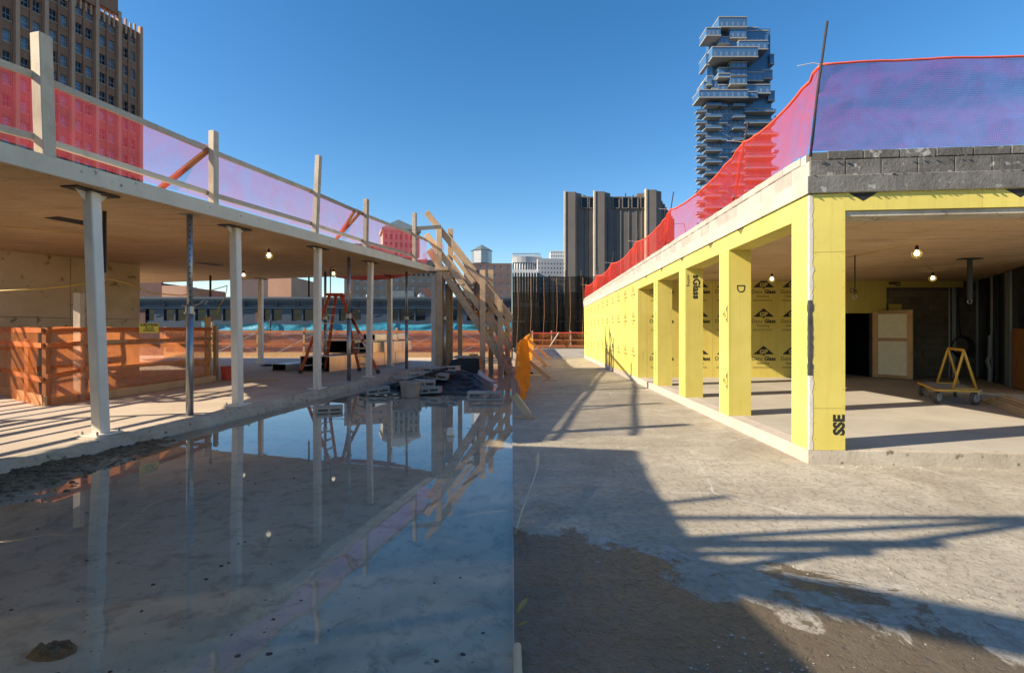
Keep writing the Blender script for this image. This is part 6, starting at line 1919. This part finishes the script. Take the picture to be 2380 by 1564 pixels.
def stacked_tower():
    d = 262.0
    T = thing("stacked_glass_tower", "tall blue glass tower of shifted stacked boxes and balconies", "building", (P(1712, 700, d).x, d + 14, -14))
    s = 0.1826 * d / F                         # metres per unit of the drawing below
    cx = P(1597 + 0.1826 * 620 + 9, 766, d).x
    zz = lambda v: EYE - ((19.04 + v * 0.1826) - 766) / F * d
    X_ = lambda u: cx + (u - 620) * s
    m = MB(); m.box((X_(330), d + 6, -14), (X_(1085), d + 15, zz(175))); m.build("core", "glass_tower", T)
    wm_cache = {}
    wf = MB()
    for (x0, x1, z0, z1) in ((-.36, -.27, 0, 1.9), (.27, .36, 0, 1.9), (-.36, .36, 0, .09), (-.36, .36, 1.81, 1.9)):
        wf.box((x0, -.06, z0), (x1, .02, z1))
    wme = wf.mesh("window_frame", "frame_pale")
    def floorbox(u0, u1, vt, vb, out, edge="slab_edge", wins=0, soff=0.0, depth=10):
        """Glass volume between two slab edges, standing out metres in front of the core; soff: how far its floor slab reaches further."""
        y0 = d + 6 - out
        m = MB(); m.box((X_(u0), y0 + .25, zz(vb)), (X_(u1), y0 + depth, zz(vt))); g_ = m.build("glass_box", "glass_tower", T)
        m = MB(); m.box((X_(u0) - .12, y0, zz(vb) - 0.45), (X_(u1) + .12 , y0 + depth, zz(vb) + 0.15)); m.build("floor_plate", edge, T)
        m = MB(); m.box((X_(u0) - .12, y0, zz(vt) - 0.1), (X_(u1) + .12, y0 + depth, zz(vt) + 0.42)); m.build("floor_plate", edge, T)
        for k in range(wins):
            x = lerp(X_(u0) + 1.6, X_(u1) - 1.6, k / max(1, wins - 1) if wins > 1 else .5)
            put(wme, "window_frame", g_, (x, y0 + .24, zz(vb) + 0.5))
    # crown, drawn after the photograph
    for a in ((362, 722, 110, 228, 5.5, 5), (195, 376, 262, 352, 6.5, 3), (376, 508, 350, 425, 4.5, 2), (512, 720, 250, 362, 5.0, 3), (730, 1030, 240, 400, 2.5, 5),
              (735, 915, 178, 240, 1.0, 0), (510, 720, 380, 470, 3.5, 1), (608, 975, 425, 525, 6.5, 5), (245, 820, 540, 655, 9.0, 8), (212, 250, 560, 690, 4.0, 0),
              (505, 715, 690, 762, 6.0, 3), (505, 715, 772, 860, 6.0, 3), (505, 715, 872, 962, 6.0, 3), (372, 502, 738, 818, 4.0, 1), (358, 500, 830, 868, 5.5, 0), (295, 372, 880, 985, 3.0, 1), (232, 292, 840, 940, 3.5, 1), (190, 232, 905, 1000, 3.0, 1),
              (725, 945, 795, 895, 4.0, 3), (950, 1085, 750, 850, 2.5, 2), (715, 1035, 960, 1062, 4.5, 4), (1035, 1120, 1015, 1125, 2.0, 1), (1060, 1112, 540, 655, 2.0, 1), (90, 705, 1068, 1155, 8.0, 8), (378, 500, 950, 1015, 3.5, 1), (705, 850, 1068, 1135, 6.0, 1)):
        floorbox(a[0], a[1], a[2], a[3], a[4], wins=a[5])
    m = MB(); m.box((X_(735), d + 4.5, zz(245)), (X_(1030), d + 5, zz(228))); m.build("roof_rail", "slab_edge", T)
    # regular floors below, with alternating balconies
    v = 1160.0
    k = 0
    r_ = random.Random(11)
    while v < 3600:
        vb = v + 72.5
        y0 = d + 4.5
        m = MB(); m.box((X_(160 if k % 2 else 205), y0, zz(vb) - 0.1), (X_(1105), d + 11, zz(vb) + 0.22)); m.build("floor_plate", "slab_edge", T)
        gl = MB(); gl.box((X_(210), y0 + .3, zz(vb) + .2), (X_(710), d + 10, zz(v) - .1)); g_ = gl.build("glass_box", "glass_tower", T)
        if k < 26:
            for j in range(9):
                if r_.random() < .75: put(wme, "window_frame", g_, (X_(240 + j * 54), y0 + .29, zz(vb) + .4))
        gl = MB(); gl.box((X_(712), y0 + 1.2, zz(vb) + .2), (X_(1095), d + 10, zz(v) - .1)); gl.build("glass_box", "glass_tower", T)
        for (u0, u1, o, c) in ((85, 215, 3.4, k % 2), (190, 400, 4.2, (k + 1) % 2), (380, 480, 3.0, k % 3 == 0), (550, 705, 3.6, (k + 1) % 2), (700, 850, 3.2, k % 2), (855, 1100, 3.5, k % 2), (1095, 1150, 2.0, (k + 1) % 3 == 0)):
            if c:
                m = MB(); m.box((X_(u0), y0 - o, zz(vb) - .12), (X_(u1), y0 + .2, zz(vb) + .2)); m.box((X_(u0), y0 - o, zz(vb) + .2), (X_(u1), y0 - o + .08, zz(vb) + 1.2), 1); m.build("balcony", ["slab_edge", "glass_tower"], T)
        v = vb; k += 1
stacked_tower()

def courthouse():
    d = 250.0
    T = thing("courthouse", "pale stone courthouse with curved colonnade and rooftop truss", "building", (P(1230, 700, d).x, d + 10, -14))
    px = lambda x: (x - 1190) / F * d
    pz = lambda y: EYE - (y - 766) / F * d
    O = Vector((px(1250), d + 2, 0)); ud = Vector((1, 0.12, 0)).normalized()
    L = px(1316) - px(1250)
    rows = 9; zb, zt = pz(700), pz(606)
    pit = (zt - zb) / rows
    facade(T, O, ud, L, -14, zt + 1.5, [(L / 9 * (k + .3), L / 9 * (k + .66)) for k in range(9)], [(zb + pit * (k + .3), zb + pit * (k + .68)) for k in range(rows)], "court_stone", win_mesh(L / 9 * .36, pit * .38, "glass_dark", "court_stone", 1, 1), 0.3, 0.5)
    body(T, O, ud, L, 14, -14, zt + 1.3, "court_stone", inset=0.6)
    m = MB(); m.box((px(1190.4), d + 3, -14), (px(1262), d + 16, pz(625))); m.build("podium", "court_stone", T)
    m = MB()
    R0 = 13.0; c0 = Vector((px(1212), d + 16, 0))
    pts = [(c0.x + R0 * math.sin(a), c0.y - R0 * math.cos(a)) for a in [math.radians(-60 + 10 * k) for k in range(14)]]
    pts = [p for p in pts if p[0] > 0.05] + [(px(1250), d + 20), (0.06, d + 20)]
    m.prism(pts, pz(608), pz(594)); m.build("entablature", "court_stone", T)
    m = MB(); m.prism([(p[0] * .98 + .05, p[1] + 1.6) for p in pts], pz(640), pz(607)); m.build("recess", "glass_dark", T)
    for k in range(14):
        a = math.radians(-28 + 6.2 * k)
        x = c0.x + (R0 - .8) * math.sin(a)
        if x < 0.8: continue
        m = MB(); m.tube([Vector((x, c0.y - (R0 - .8) * math.cos(a), pz(640))), Vector((x, c0.y - (R0 - .8) * math.cos(a), pz(607)))], 0.5, 8); m.build("column", "court_stone", T, smooth=True)
    m = MB(); m.box((px(1190.4), d + 8, pz(594)), (px(1262), d + 18, pz(590))); m.build("attic", "court_stone", T)
    m = MB()
    for k in range(14):
        x0 = px(1191 + 4.8 * k); x1 = px(1191 + 4.8 * (k + 1))
        m.tube([Vector((x0, d + 8, pz(590))), Vector((x1, d + 8, pz(584)))], .14, 4); m.tube([Vector((x0, d + 8, pz(584))), Vector((x1, d + 8, pz(590)))], .14, 4)
    m.tube([Vector((px(1191), d + 8, pz(584))), Vector((px(1258), d + 8, pz(584)))], .2, 5); m.build("truss", "galvanised", T)
    m = MB(); m.box((px(1190.4), d - 3, -14), (px(1252), d + 2.8, pz(632))); m.build("lower_wing", "court_stone", T)
    for k in range(9):
        m = MB(); m.box((px(1194 + 6.4 * k), d - 3.4, pz(700)), (px(1196 + 6.4 * k), d - 3.0, pz(634))); m.build("fin", "white_paint", T)
    m = MB(); m.box((px(1191), d - 3.2, pz(700)), (px(1251), d - 3.05, pz(636))); m.build("glazing", "glass_dark", T)
courthouse()
T, O, L, z1 = simple("glass_slab_tower", "slim pale glass tower behind the courthouse", "building", 1280, 1318, 583, 300, 14, "frame_white", 700, 0.0, 14, 7, "glass_sky", None, (0.15, 0.85))

# scaffold wrapped in black netting beyond the deck
def scaffold():
    T = thing("netted_scaffold", "scaffold wrapped in black netting beyond the far fence", "scaffold", (4, 45, -14))
    y = 44.0
    def fn(u, v):
        x = lerp(0.03, 8.6, u)
        top = 6.35 + 0.14 * noise.noise(Vector((x * 0.9, 0, 2))) - 0.10 * abs(math.sin(x * 1.05))
        return (x, y + 0.25 * noise.noise(Vector((x * 0.8, v * 3, 1))) + 0.08 * noise.noise(Vector((x * 4, v * 1.5, 4))), lerp(-14, top, v))
    m = MB(); m.grid(fn, 70, 40, su=8.6, sv=20); m.build("net_sheet", "net_black", T, smooth=True)
    m = MB(); m.grid(lambda u, v: (lambda p: (p[0], p[1] + 0.7, p[2] - 0.9 * 0 - (1.1 if v > .9 else 0) * 0))(fn(u, v * 0.93)), 40, 20, su=8.6, sv=20); m.build("net_sheet", "net_black", T, smooth=True)
    for x in (0.6, 2.0, 3.35, 4.8, 6.2, 7.6):
        m = MB(); m.tube([Vector((x, y + 0.3, -14)), Vector((x, y + 0.3, 6.9 if x > 4.5 else 6.5))], 0.06, 6); m.build("standard", "dark_steel", T)
    for z in (-1, 0.9, 2.9, 4.9, 6.3):
        m = MB(); m.tube([Vector((0.03, y + 0.35, z)), Vector((8.6, y + 0.35, z))], 0.04, 6); m.build("ledger", "dark_steel", T)
    for k in range(7):
        m = MB(); x = 0.35 + 1.15 * k
        m.tube([Vector((x, y - 0.35, -1)), Vector((x + 0.2, y - 0.4, 3)), Vector((x + 0.15, y - 0.35, 6.2))], 0.018, 4); m.build("tie_rope", "rusty_steel", T)
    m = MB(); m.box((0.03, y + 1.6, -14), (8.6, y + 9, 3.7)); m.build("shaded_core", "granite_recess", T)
    for z in (-1.0, 2.3):
        m = MB(); m.box((0.03, y + 0.5, z), (8.6, y + 1.5, z + 0.06)); m.build("deck_board", "timber_grey", T)
scaffold()
